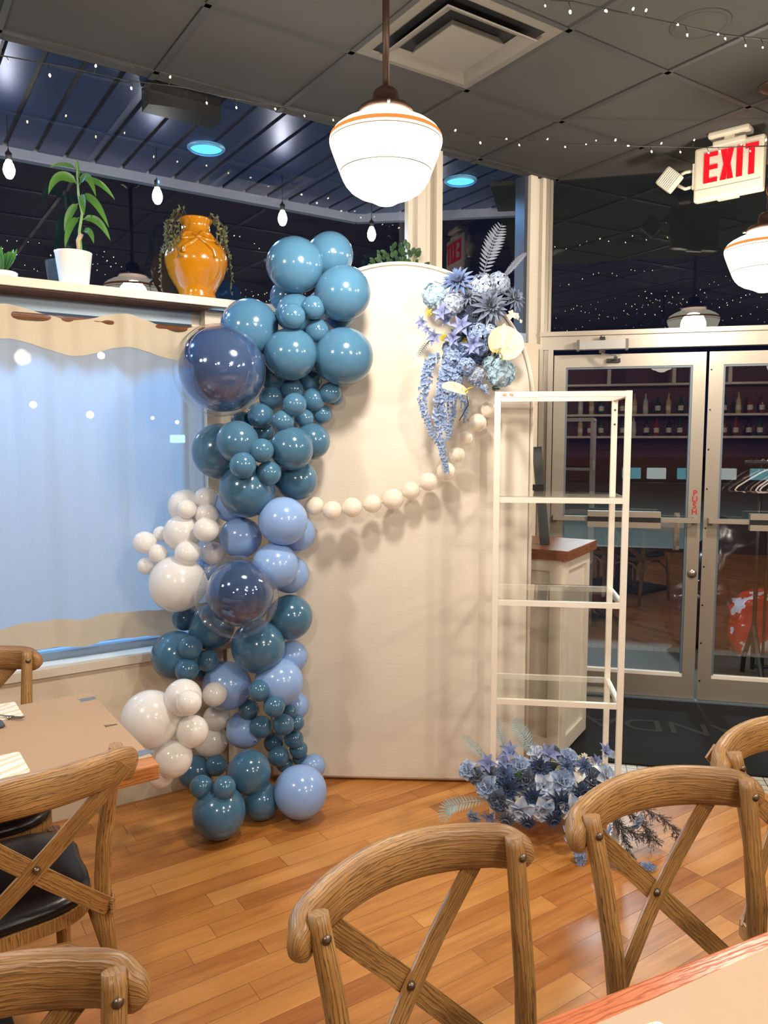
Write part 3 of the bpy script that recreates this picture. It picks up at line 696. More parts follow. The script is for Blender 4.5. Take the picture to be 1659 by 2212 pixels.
for w_, b_, lb_ in ((w1, b1, 'warm fairy light string running across the whole ceiling, past the hanging globe'), (w2, b2, 'warm fairy light string in the top right corner of the ceiling')):
    fairy([plane_pt(x, y, w_) for x, y in w_], [(plane_pt(x - 4, interp(w_, x), w_), plane_pt(x, y, w_)) for x, y in b_], lb_)
rr_ = random.Random(3)
for k in range(7):
    a = Vector((-3.4 + 0.2 * k, 2.2 - 0.75 * k, 3.1)); b = Vector((4.4, 3.0 - 0.85 * k, 3.1)); 
    if k < 2: a = Vector((0.2 if k else 1.0, 1.4 - 0.6 * k, 3.1))
    pts = [a.lerp(b, i / 40) + Vector((0, 0, -0.16 * (1 - abs(((i % 10) / 5) - 1)))) for i in range(41)]
    if k == 0: pts = [p + Vector((0, -0.1, 0)) for p in pts]
    bs = [(pts[i].lerp(pts[i + 1], f), pts[i].lerp(pts[i + 1], f) + Vector((rr_.uniform(-.015, .015), rr_.uniform(-.01, .01), rr_.choice((-1, -1, 1)) * 0.025))) for i in range(40) for f in (0.1, 0.6)]
    fairy(pts, bs, 'fairy light string over the room behind the camera, %s row' % ['nearest', 'second', 'third', 'fourth', 'fifth', 'sixth', 'rearmost'][k])
# ================================================================ curtain on the low window
def cloth_mat(name, col, transl, alpha, tex=0.5):
    t = NT(name); co = t.coord('Object')
    wa = t.noise(t.mapping(co, (6, 6, 420)), 1.0, 3, 0.6); wb = t.noise(t.mapping(co, (420, 420, 6)), 1.0, 3, 0.6)
    th = t.math('ADD', t.math('MULTIPLY', wa, 0.5), t.math('MULTIPLY', wb, 0.5))
    c = t.mix(t.math('MULTIPLY', th, 1.0), tuple(x * 0.86 for x in col), col)
    bp = t.bump(th, 0.3, 0.001)
    d = t.n('ShaderNodeBsdfDiffuse', {'Color': c, 'Normal': bp}).outputs[0]
    tl = t.n('ShaderNodeBsdfTranslucent', {'Color': c}).outputs[0]
    tp = t.n('ShaderNodeBsdfTransparent').outputs[0]
    a = t.n('ShaderNodeMixShader', {0: transl}); t.set(a.inputs[1], d); t.set(a.inputs[2], tl)
    b = t.n('ShaderNodeMixShader', {0: t.math('MULTIPLY', t.math('GREATER_THAN', 0.52, th), alpha * 1.6) if False else alpha}); t.set(b.inputs[1], a.outputs[0]); t.set(b.inputs[2], tp)
    return t.end(b.outputs[0])
m_sheer = cloth_mat('sheer_linen', srgb(216, 220, 226), 0.7, 0.14)
m_hem = cloth_mat('doubled_linen', srgb(214, 200, 176), 0.22, 0.03)
T0, T1 = -5.4, -2.215
rc = random.Random(11); ph = [rc.uniform(0, 6.28) for _ in range(8)]
def fold(t, z):
    k = (z - 0.7) / 1.45
    a = 0.008 * math.sin(t * 23 + ph[0]) + 0.006 * math.sin(t * 41 + ph[1] + z) + 0.010 * math.sin(t * 9 + ph[2]) + 0.004 * math.sin(t * 67 + ph[3])
    return a * (0.6 + 0.6 * k)
def cur_top(t): return 2.125 + 0.018 * math.sin(t * 14.5 + 0.8) - (0.012 * abs(math.sin(t * 7.2)))
def cur_bot(t): return 0.735 + 0.006 * math.sin(t * 19 + 1) + 0.004 * math.sin(t * 37)
cu = thing('curtain', 'white sheer linen curtain across the low window at the left', 'curtain', Wp(-3.2, 0.085, 0.72))
def cfn(z0, z1, off):
    def f(u, v):
        t = T0 + (T1 - T0) * u; za, zb = z0(t), z1(t); z = za + (zb - za) * v
        return Wp(t, 0.085 + off + fold(t, z), z)
    return f
child(MB().grid(cfn(cur_bot, lambda t: cur_top(t) - 0.005, 0), 260, 24), 'sheer_panel', m_sheer, cu)
child(MB().grid(cfn(lambda t: cur_top(t) - 0.14 - 0.006 * math.sin(t * 11), lambda t: cur_top(t), 0.004), 260, 4), 'header_band', m_hem, cu)
child(MB().grid(cfn(lambda t: cur_bot(t) - 0.003, lambda t: cur_bot(t) + 0.115, 0.004), 260, 3), 'bottom_hem', m_hem, cu)
rod = MB(); rod.tube([Wp(-5.6, 0.075, 2.10), Wp(-2.2, 0.075, 2.10)], 0.014, 12); ro = recenter(rod.build('curtain_rod', m_slat)); tag(ro, 'brown wooden curtain rod showing between the scallops of the white curtain', 'curtain rod')

# distant lights seen through the sheer cloth
for (x, y, Y, s, c, st_, nm, lb_) in ((219, 768, 20, .16, (1, .95, .85), 30, 'distant_lamp', 'white outdoor light seen through the top of the curtain'), (72, 874, 22, .17, (1, .93, .8), 30, 'distant_lamp', 'white outdoor light seen through the curtain at the left'), (195, 896, 24, .2, (1, .9, .7), 30, 'distant_lamp', 'yellowish outdoor light seen through the middle of the curtain'), (330, 903, 26, .1, (1, 1, .95), 30, 'distant_lamp', 'small outdoor light seen through the curtain, left of the blue sign'), (383, 912, 28, .12, (1, 1, 1), 30, 'distant_lamp', 'small outdoor light seen through the curtain, just above the blue sign')):
    p = at(x, y, Y); s *= .6; o = thing(nm, lb_, 'outdoor light', (p.x, p.y, -.08), 0, 'distant lights'); zz_ = p.z + .08
    MB().lathe([(0, zz_ - s), (s * .8, zz_ - s * .6), (s, zz_), (s * .8, zz_ + s * .6), (0, zz_ + s)], 12, cap=False).build('lamp_head', emis('far_light', c, st_ * .5, False), o); MB().lathe([(.05, 0), (.04, zz_ - s)], 8).build('lamp_post', m_black, o)
p = at(384, 948, 26); sg = thing('roadside_sign', 'small glowing blue roadside sign seen through the curtain beside the balloons', 'sign', (p.x, p.y, -0.08))
MB().box((0, 0, p.z + .08), (0.5, .08, .26), bev=.03).build('lit_panel', emis('blue_sign_glow', (.12, .5, 1), 14, False), sg); MB().box((0, 0, (p.z - .05) / 2), (.08, .06, p.z - 0.05)).build('post', m_steel, sg)

# ================================================================ arch backdrop
t = NT('stretch_fabric'); co = t.coord('Object')
nz = t.noise(t.mapping(co, (1, 1, .25)), 3.0, 3); wr = t.noise(t.mapping(co, (1.2, 1, 9)), 6.0, 2, 0.5, 0.8)
m_fabric = t.end(t.bsdf(color=t.mix(nz, srgb(214, 204, 190), srgb(220, 211, 198)), rough=0.75, sheen=0.2, normal=t.bump(t.math('ADD', t.math('MULTIPLY', wr, .5), nz), 0.25, 0.004)))
bu = Vector((0.9986, -0.053, 0)); bd = thing('arch_backdrop', 'tall cream fabric covered arch panel standing behind the balloons', 'backdrop', (0.063, 3.475, 0.0), math.atan2(bu.y, bu.x))
R_, HT, TH, Z0 = 0.60, 2.385, 0.05, 0.012
out = [(-R_, Z0), (R_, Z0)] + [(R_ * math.cos(PI * k / 48), HT - R_ + R_ * math.sin(PI * k / 48)) for k in range(49)]
ct = [(-R_ + .012, Z0 + .012), (R_ - .012, Z0 + .012)] + [((R_ - .012) * math.cos(PI * k / 48), HT - R_ + (R_ - .012) * math.sin(PI * k / 48)) for k in range(49)]
mb = MB(); n_ = len(out); b = 0
for pts, y in ((ct, -0.006), (out, 0.0), (out, TH), (ct, TH + .006)): mb.v += [Vector((p[0], y, p[1])) for p in pts]
for r in range(3):
    for i in range(n_):
        j = (i + 1) % n_; mb.face([r * n_ + i, r * n_ + j, (r + 1) * n_ + j, (r + 1) * n_ + i], None, True)
mb.face(list(range(n_)), None); mb.face(list(range(3 * n_, 4 * n_))[::-1], None)
mb.build('fabric_panel', m_fabric, bd)
mb = MB(); mb.tube([(p[0], -0.004, p[1]) for p in out[1:] ], 0.008, 8, (0, 1, 0)); mb.build('piped_edge', m_fabric, bd)
mb = MB()
for s in (-.35, .35): mb.box((s, .13, .006), (.03, .22, .012)); mb.beam((s, .05, .5), (s, .22, .012), .02, .02, (0, 1, 0))
mb.build('rear_foot', m_white, bd)
bd.children[-1]['label'] = 'flat metal feet behind the panel'

# ================================================================ balloons
def latex(name, col, rough=0.16, transl=0.0, see=0.0, coat=0.3, metal=0.0):
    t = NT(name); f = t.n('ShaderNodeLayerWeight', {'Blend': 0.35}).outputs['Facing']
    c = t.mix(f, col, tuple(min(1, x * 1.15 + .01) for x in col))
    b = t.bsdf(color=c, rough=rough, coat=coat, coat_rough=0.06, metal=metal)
    if transl:
        tl = t.n('ShaderNodeBsdfTranslucent', {'Color': col}).outputs[0]; mx = t.n('ShaderNodeMixShader', {0: transl}); t.set(mx.inputs[1], b); t.set(mx.inputs[2], tl); b = mx.outputs[0]
    if see:
        tp = t.n('ShaderNodeBsdfTransparent').outputs[0]; fac = t.math('MULTIPLY', t.math('SUBTRACT', 1.0, t.math('POWER', f, 1.5)), see); mx = t.n('ShaderNodeMixShader', {0: fac}); t.set(mx.inputs[1], b); t.set(mx.inputs[2], tp); b = mx.outputs[0]
    return t.end(b)
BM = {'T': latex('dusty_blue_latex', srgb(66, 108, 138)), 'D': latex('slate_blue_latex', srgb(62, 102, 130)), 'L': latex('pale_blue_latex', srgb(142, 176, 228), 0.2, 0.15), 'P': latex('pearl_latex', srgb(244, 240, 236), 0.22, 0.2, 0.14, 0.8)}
SZN = 40
def bprof():
    pr = [(0.0, 1.0)]
    for k in range(1, 23):
        a = PI * k / 24; r = math.sin(a); z = math.cos(a)
        if z < 0: z *= 1.06; r *= 1 - 0.05 * z * z
        pr.append((r, z))
    pr += [(0.055, -1.09), (0.03, -1.12), (0.06, -1.17), (0.05, -1.175), (0.0, -1.15)]
    return pr[::-1]
bmesh_cache = {k: MB().lathe(bprof(), 36, cap=False).mesh('balloon_skin', BM[k]) for k in BM}
def wall_depth(px, z=None):
    dx = (px - CXP) / FPX / ray(px, 1000).y; return (-3.470 + 0.13) / (0.555 * dx - 0.832)
BL = """
620,640,35,T,0,blue balloon half hidden behind the topmost left balloon
736,680,30,T,0,blue balloon mostly hidden beneath the upper right balloon
597,807,38,D,0,dark blue balloon deep behind the centre of the upper cluster
714.5,551,48,T,1,large blue balloon at the very top right, behind the topmost pair
639,676.8,41,T,1,medium blue balloon behind the trio of small ones near the top
539.4,708.6,62,T,1,large blue balloon just above the upper clear bubble
743.4,770.2,62,T,1,large blue balloon furthest right in the upper column
638.4,573.2,58,T,2,large blue balloon at the top left of the column
742,633.4,57.5,T,2,large blue balloon on the right below the topmost pair
628.5,765,55,T,2,round blue balloon in the middle, right of the upper clear bubble
632.6,683,27,T,3,small blue balloon, left one of the trio near the top
677.4,664.3,25,T,3,small blue balloon, upper one of the trio near the top
685.5,713.8,25.3,T,3,small blue balloon, lower right one of the trio near the top
725,859,17,T,1,small blue balloon peeking out behind the rightmost one of the dense upper bunch
522.6,911.1,23,D,1,small dark blue balloon left under the upper clear bubble
569,932.8,23,D,1,small dark blue balloon squeezed under the bunch, centre left
658,903.9,20,T,1,small blue balloon low in the dense upper bunch, centre right
697,895.2,21,T,1,small blue balloon at the lower right of the dense upper bunch
632,841.7,24,T,1,small blue balloon at the top of the dense upper bunch
672,821.4,24,T,1,small blue balloon at the top right of the dense upper bunch
715.3,848.3,22.5,T,2,rightmost small blue balloon of the dense upper bunch
587,858.5,26.5,T,2,small blue balloon touching the right edge of the upper clear bubble
637.2,874,25.5,T,3,small blue balloon in the centre of the dense upper bunch
679,863.4,25.5,T,2,small blue balloon right of centre in the dense upper bunch
563.4,897.3,29,T,3,small blue balloon at the lower left of the dense upper bunch
612.6,909.7,24,T,2,small blue balloon at the bottom of the dense upper bunch
674,953,40,D,0,dark blue balloon at the right edge in front of the cream arch, mid height
475.7,974.8,60,D,0,large dark blue balloon at the far left beside the curtain edge
513.4,954.5,45,D,1,dark blue balloon overlapping the large far left one
630.5,969,47,D,1,large dark blue balloon right of the trio at mid height
642,1037,43,D,0,dark blue balloon directly above the start of the pearl string
533.6,1058.7,60,D,1,large dark blue balloon above the first pale blue ones
566,973.3,26.6,T,3,small blue balloon, topmost of the trio at mid height
525,1005,29,T,3,small blue balloon, left one of the trio at mid height
581.4,1022,26.6,T,3,small blue balloon, right one of the trio at mid height
500.5,1090.7,38,L,0,pale blue balloon behind the large dark one, beside the upper pearl bunch
643.4,1152,39,L,0,pale blue balloon behind the largest upper pale one, at the right edge
520.4,1161,45,L,1,pale blue balloon above the lower clear bubble
612.6,1125.7,52.5,L,2,large pale blue balloon next to the start of the pearl string
627.8,1240.8,41,L,0,pale blue balloon at the right edge above the lone dark one
594.6,1222.7,51,L,1,large pale blue balloon right of the top of the lower clear bubble
446,1230,25,L,0,sliver of a pale blue balloon behind the left of the lower clear bubble
401,1093.5,37,P,0,pearl balloon at the top left of the upper pearl bunch
444.4,1078,25,P,1,small pearl balloon at the top right of the upper pearl bunch
394,1152,41,P,1,large pearl balloon in the middle of the upper pearl bunch
348.5,1154,18,P,0,small pearl balloon between the outer trio and the upper pearl bunch
312.4,1172,24.6,P,1,pearl balloon furthest left against the curtain
316,1222.7,19,P,1,small pearl balloon lowest of the outer left trio
341,1195.6,21,P,2,small cream pearl balloon in front of the outer left trio
383,1260.7,62,P,0,very large pearl balloon left of the lower clear bubble
403.5,1099.7,21,P,2,small cream pearl balloon over the top left one of the upper pearl bunch
446,1112,24.6,P,2,small pearl balloon right side of the upper pearl bunch, second from top
445.5,1144,27,P,2,small pearl balloon right side of the upper pearl bunch, third from top
404.6,1195,27,P,3,small pearl balloon lower middle of the upper pearl bunch
459.6,1195.6,26,P,3,small pearl balloon lowest right of the upper pearl bunch, touching the clear bubble
627,1333,50,D,1,dark blue balloon at the right of the lower clear bubble
399,1336.7,27,D,0,dark blue balloon under the very large pearl one
457,1354.8,50,D,0,dark blue balloon under the left of the lower clear bubble
630.7,1418,35,L,0,pale blue balloon behind the dark one at lower right of the clear bubble
558.4,1396.4,59,D,2,large dark blue balloon directly below the lower clear bubble
381,1416,54,D,1,large dark blue balloon low at the left against the window sill
437,1456,17,D,1,small dark blue balloon tucked under the lower left trio
411,1399,26.5,D,3,small dark blue balloon, topmost of the lower left trio
449,1427,24,D,2,small dark blue balloon, right one of the lower left trio
403.5,1447,26,D,3,small dark blue balloon, lowest of the lower left trio
638,1524.8,31,L,0,pale blue balloon at the right edge behind the lower small bunch
603.6,1474,53,L,1,large pale blue balloon above the right of the lower small bunch
489.6,1481.4,54,L,1,large pale blue balloon right of the lower pearl bunch
529.4,1575.5,42,L,1,pale blue balloon left of the lower small dark bunch
560,1492,23.5,D,3,small dark blue balloon at the top of the lower small bunch
537.8,1532.8,23,D,2,small dark blue balloon at the upper left of the lower small bunch
592.7,1525.5,24,D,3,small dark blue balloon at the upper right of the lower small bunch
564.5,1570,24.5,D,3,small dark blue balloon at the left middle of the lower small bunch
613.7,1564.6,23.5,D,3,small dark blue balloon in the centre of the lower small bunch
627.8,1537.5,15,D,1,tiny dark blue balloon peeking over the lower small bunch
639.8,1561,19,D,1,small dark blue balloon behind the right of the lower small bunch
592.7,1604.4,23,D,2,small dark blue balloon at the lower left of the lower small bunch
636,1596,21,D,2,small dark blue balloon at the right middle of the lower small bunch
602.5,1633,23,D,2,small dark blue balloon near the bottom of the lower small bunch
646,1619,20,D,1,small dark blue balloon at the lower right of the lower small bunch
649,1637,17,D,0,small dark blue balloon lowest at the right of the lower small bunch
616,1651,18,D,0,small dark blue balloon at the very bottom of the lower small bunch
677.8,1655,27,L,0,pale blue balloon half hidden behind the bottom right pale one
421,1667.7,37,D,0,dark blue balloon behind the bottom left trio and the pearl ones
563.8,1729,43,D,1,blue balloon on the floor between the bottom dark and the bottom pale one
538.5,1667.7,49,D,2,large dark blue balloon at the right of the bottom trio
473.4,1754.6,60,D,2,large dark blue balloon resting on the floor, lowest of all
467,1653,24,D,3,small blue balloon, topmost of the bottom trio
435.4,1700,26,D,3,small blue balloon, left one of the bottom trio
485,1701.4,26,D,3,small blue balloon, right one of the bottom trio
649.6,1710.4,59,L,3,large pale blue balloon at the bottom right on the floor
348.5,1675,28,P,0,pearl balloon lowest left, below the table corner
325,1553.7,64,P,0,very large pearl balloon beside the table corner
395.6,1506.7,41,P,0,pearl balloon at the top of the lower pearl bunch
375.7,1638.8,41.5,P,1,pearl balloon low in the lower pearl bunch beside the wood table edge
455,1599,37,P,1,pearl balloon at the lower right of the lower pearl bunch
409,1517.6,28,P,2,small pearl balloon at the upper middle of the lower pearl bunch
463.6,1499.5,27,P,2,small pearl balloon at the upper right of the lower pearl bunch
468,1550.9,29,P,2,small pearl balloon at the right of the lower pearl bunch
416,1579.8,35.5,P,3,pearl balloon at the front centre of the lower pearl bunch
474.9,800.3,98,B,2,-
512,1289.6,91,B,2,-
"""
rows = []
for ln in BL.strip().split('\n'):
    p = ln.split(',', 5); rows.append([float(p[0]), float(p[1]), float(p[2]), p[3], int(p[4]), p[5]])
rows.sort(key=lambda r: r[4]); placed = []
for x, y, r, kd, lay, lb_ in rows:
    ry = ray(x, y)
    def P_(Y): return at(x, y, Y)
    Y = min(3.44 if x > 470 else 9, wall_depth(x) - 0.0)
    Y -= (r * Y / FPX) * (1.25 if x <= 560 else 1.06) + 0.01
    if y > 1690:                                   # resting on the floor
        Yf = Y
        for k in range(300):
            q = P_(Yf)
            if q.z - r * Yf / FPX >= 0.003: break
            Yf -= 0.005
        Y = min(Y, Yf)
    if x < 420 and y > 1450: Y = min(Y, 2.85)
    k = 0
    while k < 260:
        q = P_(Y); R = r * Y / FPX; bad = False
        for (q2, R2, k2, l2) in placed:
            dl = math.hypot(q.x - q2.x * q.y / q2.y, (q.z - EYE) - (q2.z - EYE) * q.y / q2.y)
            if (q - q2).length < 0.80 * (R + R2): bad = True; break
            if lay > l2 and dl < .92 * (R + R2):
                lim = q2.y - math.sqrt(max(0, R2 * R2 - dl * dl)) + .3 * R if dl < R2 else q2.y - .1 * R
                if q.y > lim: bad = True; break
        if not bad or Y < 2.62: break
        Y -= 0.006; k += 1
    q = P_(Y); R = r * Y / FPX
    if q.z - R < 0.002: q.z = R + 0.002
    placed.append((q, R, kd, lay))
    axis = Vector((-0.56, 3.25, q.z)) - q
    if axis.length < 0.02: axis = Vector((0, 1, 0))
    axis = axis.normalized() + Vector((rc.uniform(-.3, .3), rc.uniform(0, .4), rc.uniform(-.3, .3)))
    if kd == 'B':
        up = y < 1000
        rt_ = thing('bubble_balloon', 'largest clear bubble balloon with a dark blue balloon inside, upper left of the column' if up else 'clear bubble balloon with a dark blue balloon inside, halfway down the column', 'balloon', q, 0, 'clear bubble balloons')
        MB().lathe([(R * math.sin(PI * k / 32), R * math.cos(PI * k / 32)) for k in range(33)][::-1], 64, cap=False).build('clear_bubble', glass_mat('clear_bubble_film_%d' % up, 0.05, (0.93, 0.95, 0.98)), rt_)
        Ri = R * (0.93 if up else 0.80); dl = Vector((0.05, 0.02, 0.03)) * R if up else Vector((0.08, -0.02, 0.1)) * R
        o = MB().lathe([(Ri * math.sin(PI * k / 32), Ri * math.cos(PI * k / 32)) for k in range(33)][::-1], 64, cap=False).build('inner_balloon', latex('mirror_blue_latex_%d' % up, srgb(70, 92, 130), 0.10, coat=1.0, metal=0.35), rt_); o.location = dl
        continue
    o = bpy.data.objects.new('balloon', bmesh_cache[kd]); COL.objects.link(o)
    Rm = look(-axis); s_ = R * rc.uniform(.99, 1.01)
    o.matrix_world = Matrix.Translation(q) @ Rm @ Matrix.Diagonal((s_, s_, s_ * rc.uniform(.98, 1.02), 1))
    tag(o, lb_, 'balloon', {'T': 'dusty blue balloons', 'D': 'dark dusty blue balloons', 'L': 'pale blue balloons', 'P': 'pearl balloons'}[kd])
# pearl string swagged over the arch
CH = [(680.7, 1092.7, 20), (718.8, 1102.5, 21), (761.4, 1096, 21.5), (805, 1087.8, 20), (850, 1078, 23), (889, 1059.5, 19.5), (926.5, 1040.6, 20), (963.9, 1017, 19.5), (987.7, 982, 17), (1006, 945.6, 16), (1032, 913, 19.5), (1056, 884, 17)]
ordn = ['first from the blue column', 'second from the blue column', 'third from the blue column', 'fourth from the blue column', 'fifth from the blue column, the biggest', 'sixth from the blue column', 'seventh from the blue column', 'right behind the hanging blossom tip', 'fourth down from the shelf unit', 'third down from the shelf unit', 'second down from the shelf unit', 'topmost, half behind the shelf unit post']
m_link = latex('string_pearl_latex', srgb(246, 236, 222), 0.2, 0.15, 0.16, 0.9); lk = MB().lathe(bprof(), 32, cap=False); lk.lathe([(0.0, 1.0), (0.05, 1.03), (0.03, 1.08), (0.06, 1.14), (0.0, 1.12)], 12, cap=False); lkm = lk.mesh('pearl_skin', m_link)
pts = [at(x, y, 3.36 - 0.02 * math.sin(i)) for i, (x, y, r) in enumerate(CH)]
for i, (x, y, r) in enumerate(CH):
    R = r * 3.36 / FPX; a = pts[max(0, i - 1)]; b = pts[min(len(pts) - 1, i + 1)]
    o = bpy.data.objects.new('pearl_balloon', lkm); COL.objects.link(o)
    o.matrix_world = Matrix.Translation(pts[i]) @ look(b - a) @ Matrix.Diagonal((R, R, R * 1.0, 1))
    tag(o, 'pearl link balloon of the swag across the arch, ' + ordn[i], 'balloon', 'pearl swag balloons')
# ================================================================ cross back chairs
def make_chair(label, loc, rz):
    r = thing('dining_chair', label, 'chair', loc, rz, 'cross back wooden chairs')
    # sitter faces +y; the back is at y = -0.2
    PW = 0.205
    for s in (-1, 1):
        path = [(s * .205, -.275, 0.0), (s * .198, -.245, .15), (s * .19, -.215, .30), (s * .183, -.195, .44), (s * .182, -.195, .52), (s * .187, -.205, .62), (s * .195, -.228, .74), (s * PW, -.255, .855), (s * PW, -.260, .875)]
        mb = MB(); mb.tube(path, 0.0185, 14, (0, 1, 0), [0.85, .92, 1, 1.08, 1.08, 1.05, 1, .95, .88]); p = mb.build('rear_post', m_chair, r)
        mb = MB(); mb.lathe([(0.0, .006), (.0055, .005), (.0085, .002), (.009, 0)][::-1], 16, Matrix.Translation((s * PW, -.2345 + .0, .845)) @ look((0, 1, -.15)), cap=False); mb.build('rivet', m_rivet, p)
        mb = MB(); mb.tube([(s * .20, .235, 0), (s * .195, .225, .2), (s * .19, .215, .445)], 0.017, 12, (0, 1, 0), [.8, .95, 1.1]); mb.build('front_leg', m_chair, r)
        mb = MB(); mb.tube([(s * .193, -.222, .26), (s * .185, -.19, .33), (s * .178, -.11, .395), (s * .175, 0, .415), (s * .178, .1, .395), (s * .188, .19, .33), (s * .193, .222, .26)], 0.010, 10, (1, 0, 0)); mb.build('side_brace', m_chair, r)
    mb = MB(); mb.tube([(-.193, -.235, .26), (-.16, -.225, .335), (-.09, -.215, .39), (0, -.21, .405), (.09, -.215, .39), (.16, -.225, .335), (.193, -.235, .26)], 0.010, 10, (0, 1, 0)); mb.build('rear_brace', m_chair, r)
    mb = MB(); mb.tube([(-.193, .225, .26), (-.16, .22, .335), (-.09, .215, .39), (0, .213, .405), (.09, .215, .39), (.16, .22, .335), (.193, .225, .26)], 0.010, 10, (0, 1, 0)); mb.build('front_brace', m_chair, r)
    # thick bowed top rail behind the posts, ends rounded and dropping
    n = 33; sec = []
    for k in range(20):
        a = 2 * PI * k / 20; c, s_ = math.cos(a), math.sin(a)
        sec.append((0.020 * math.copysign(abs(c) ** .75, c), 0.042 * math.copysign(abs(s_) ** .7, s_)))
    pts, sc = [], []
    for i in range(n):
        u = -math.cos(PI * i / (n - 1)) * .75 + (-1 + 2 * i / (n - 1)) * .25; x = .252 * u
        y = -.266 - .085 * (1 - u * u) ** 1.0 + (.012 if abs(u) > .9 else 0)
        z = .838 + .012 * (1 - u * u) - .014 * max(0, abs(u) - .8) / .2
        e = min(1, (1 - abs(u)) / .16); k_ = math.sqrt(max(0.0, 1 - (1 - e) ** 2)); h = .93 + .12 * (1 - u * u)
        pts.append((x, y, z)); sc.append((max(.35, k_ ** .6) * 1.05, max(.12, k_) * h))
    mb = MB(); mb.sweep(pts, sec, (0, 0, 1), sc); mb.build('top_rail', m_chair, r)
    # crossed bent straps
    flat = [(-.0205, -.003), (.0205, -.003), (.0205, .003), (-.0205, .003)]
    for s, dy in ((1, 0), (-1, -.007)):
        P = []
        for i in range(17):
            u = i / 16; x = s * (-.203 + .392 * u); z = .852 - .397 * u
            y = -.322 + .10 * u - .022 * math.sin(PI * u) + dy
            P.append((x, y, z))
        mb = MB(); mb.sweep(P, flat, (0, -1, 0), None, smooth=False); st = mb.build('cross_strap', m_chair, r)
        if dy: 
            c = P[8]; mb = MB(); mb.lathe([(0.0, .009), (.005, .008), (.0085, .004), (.009, 0)][::-1], 16, Matrix.Translation((c[0], c[1] + .011, c[2])) @ look((0, 1, 0)), cap=False); mb.lathe([(0.0, .009), (.005, .008), (.0085, .004), (.009, 0)][::-1], 16, Matrix.Translation((c[0], c[1] - .004, c[2])) @ look((0, -1, 0)), cap=False); mb.build('centre_rivets', m_rivet, st)
        mb = MB(); mb.sweep([(s * .189, -.235, .455), (s * .205, -.205, .455), (s * .206, -.165, .452)], flat, (s, 0, 0), None, smooth=False); mb.build('strap_end', m_chair, r)
    # seat hoop and vinyl pad
    ol = []
    for k in range(48):
        a = 2 * PI * k / 48; c, s_ = math.cos(a), math.sin(a); w_ = .205 if s_ > 0 else .192
        ol.append((w_ * math.copysign(abs(c) ** .55, c) * (1 + .04 * s_), .015 + .215 * math.copysign(abs(s_) ** .6, s_)))
    def inset(k): return [(x * k, .015 + (y - .015) * k) for x, y in ol]
    mb = MB(); mb.poly(ol, .425, .458); mb.build('seat_frame', m_chair, r)
    mb = MB(); lay = [(0.965, .458), (.985, .468), (.97, .482), (.9, .492), (.6, .499), (.2, .50)]; b = 0
    for k, z in lay: mb.v += [Vector((p[0], p[1], z)) for p in inset(k)]
    for q in range(len(lay) - 1):
        for i in range(48): j = (i + 1) % 48; mb.face([q * 48 + i, q * 48 + j, (q + 1) * 48 + j, (q + 1) * 48 + i], None, True)
    mb.face([5 * 48 + i for i in range(48)], None, True); sp_ = mb.build('seat_pad', m_vinyl, r); sp_['label'] = 'black vinyl pad'
    return r
def chair_pose(mid, ang, toward_cam=True):
    """mid = midpoint of the two post tops; ang = heading of the line between them, from +x"""
    u = Vector((math.cos(ang), math.sin(ang), 0)); f = Vector((u.y, -u.x, 0)) if toward_cam else Vector((-u.y, u.x, 0))
    o = Vector((mid[0], mid[1], 0)) + f * .257
    return (o.x, o.y, 0), math.atan2(f.y, f.x) - PI / 2
CH_ = [((.07, 1.229), 34, True, 'wooden cross back chair in the middle foreground, its back facing away from the arch'),
       ((.593, 1.502), 23, True, 'wooden cross back chair at the right foreground, behind the paper covered table'),
       ((1.005, 1.815), 26, True, 'wooden cross back chair at the right picture edge, in front of the black mat'),
       ((-.805, 1.645), 38, False, 'wooden cross back chair with black seat seen from behind at the left table'),
       ((-.548, .882), 30, True, 'wooden cross back chair in the bottom left corner, only its top rail showing'),
       ((-1.41, 2.48), 33.7, True, 'wooden cross back chair at the far side of the left table, below the window')]
ch0 = None
for mid, a, tc, lb_ in CH_:
    loc, rz = chair_pose(mid, rad(a), tc)
    if ch0 is None: ch0 = make_chair(lb_, loc, rz)
    else: dup(ch0, loc, rz, lb_)

# ================================================================ tables
m_kraft = M_('kraft_paper', srgb(176, 146, 116), 0.6, bump=0.25, bscale=6, var=0.04)
m_kraft2 = M_('pale_kraft_paper', srgb(188, 156, 124), 0.55, bump=0.35, bscale=5, var=0.04)
m_tape = M_('grey_duct_tape', srgb(108, 116, 130), 0.4, bump=0.3, bscale=40)
def table(corner, u, v, L, D_, zt, th, mat, label, bar):
    """corner + u*L + v*D ; u, v unit axes"""
    c = corner + u * (L / 2) + v * (D_ / 2); r = thing('dining_table', label, 'table', (c.x, c.y, 0), math.atan2(u.y, u.x))
    def loc(p): return Matrix.Rotation(-r.rotation_euler.z, 4, 'Z') @ (p - Vector((c.x, c.y, 0)))
    s = 1 if u.cross(v).z > 0 else -1
    MB().box((0, 0, zt - th / 2), (L, D_, th), bev=.004).build('table_top', mat, r)
    MB().box((0, 0, (zt - th + .02) / 2), (.13, .13, zt - th - .02)).build('pedestal', m_blackwood, r)
    MB().box((0, 0, .02), (L * .45, D_ * .75, .04), bev=.01).build('base_plate', m_black, r)
    MB().box((0, 0, zt - th - .02), (L * .5, D_ * .5, .03)).build('top_plate', m_black, r)
    return r, c
far = Vector((-.996, 2.521, 0)); near = Vector((-.594, 1.95, 0)); nn = (near - far).normalized(); ww = Vector((-nn.y, nn.x, 0)) * -1
if ww.x > 0: ww = -ww
TD = (near - far).length
lt_, lc = table(near, ww, -nn, 1.25, TD, .75, .042, m_slab, 'wooden slab table covered with brown paper at the left', 0)
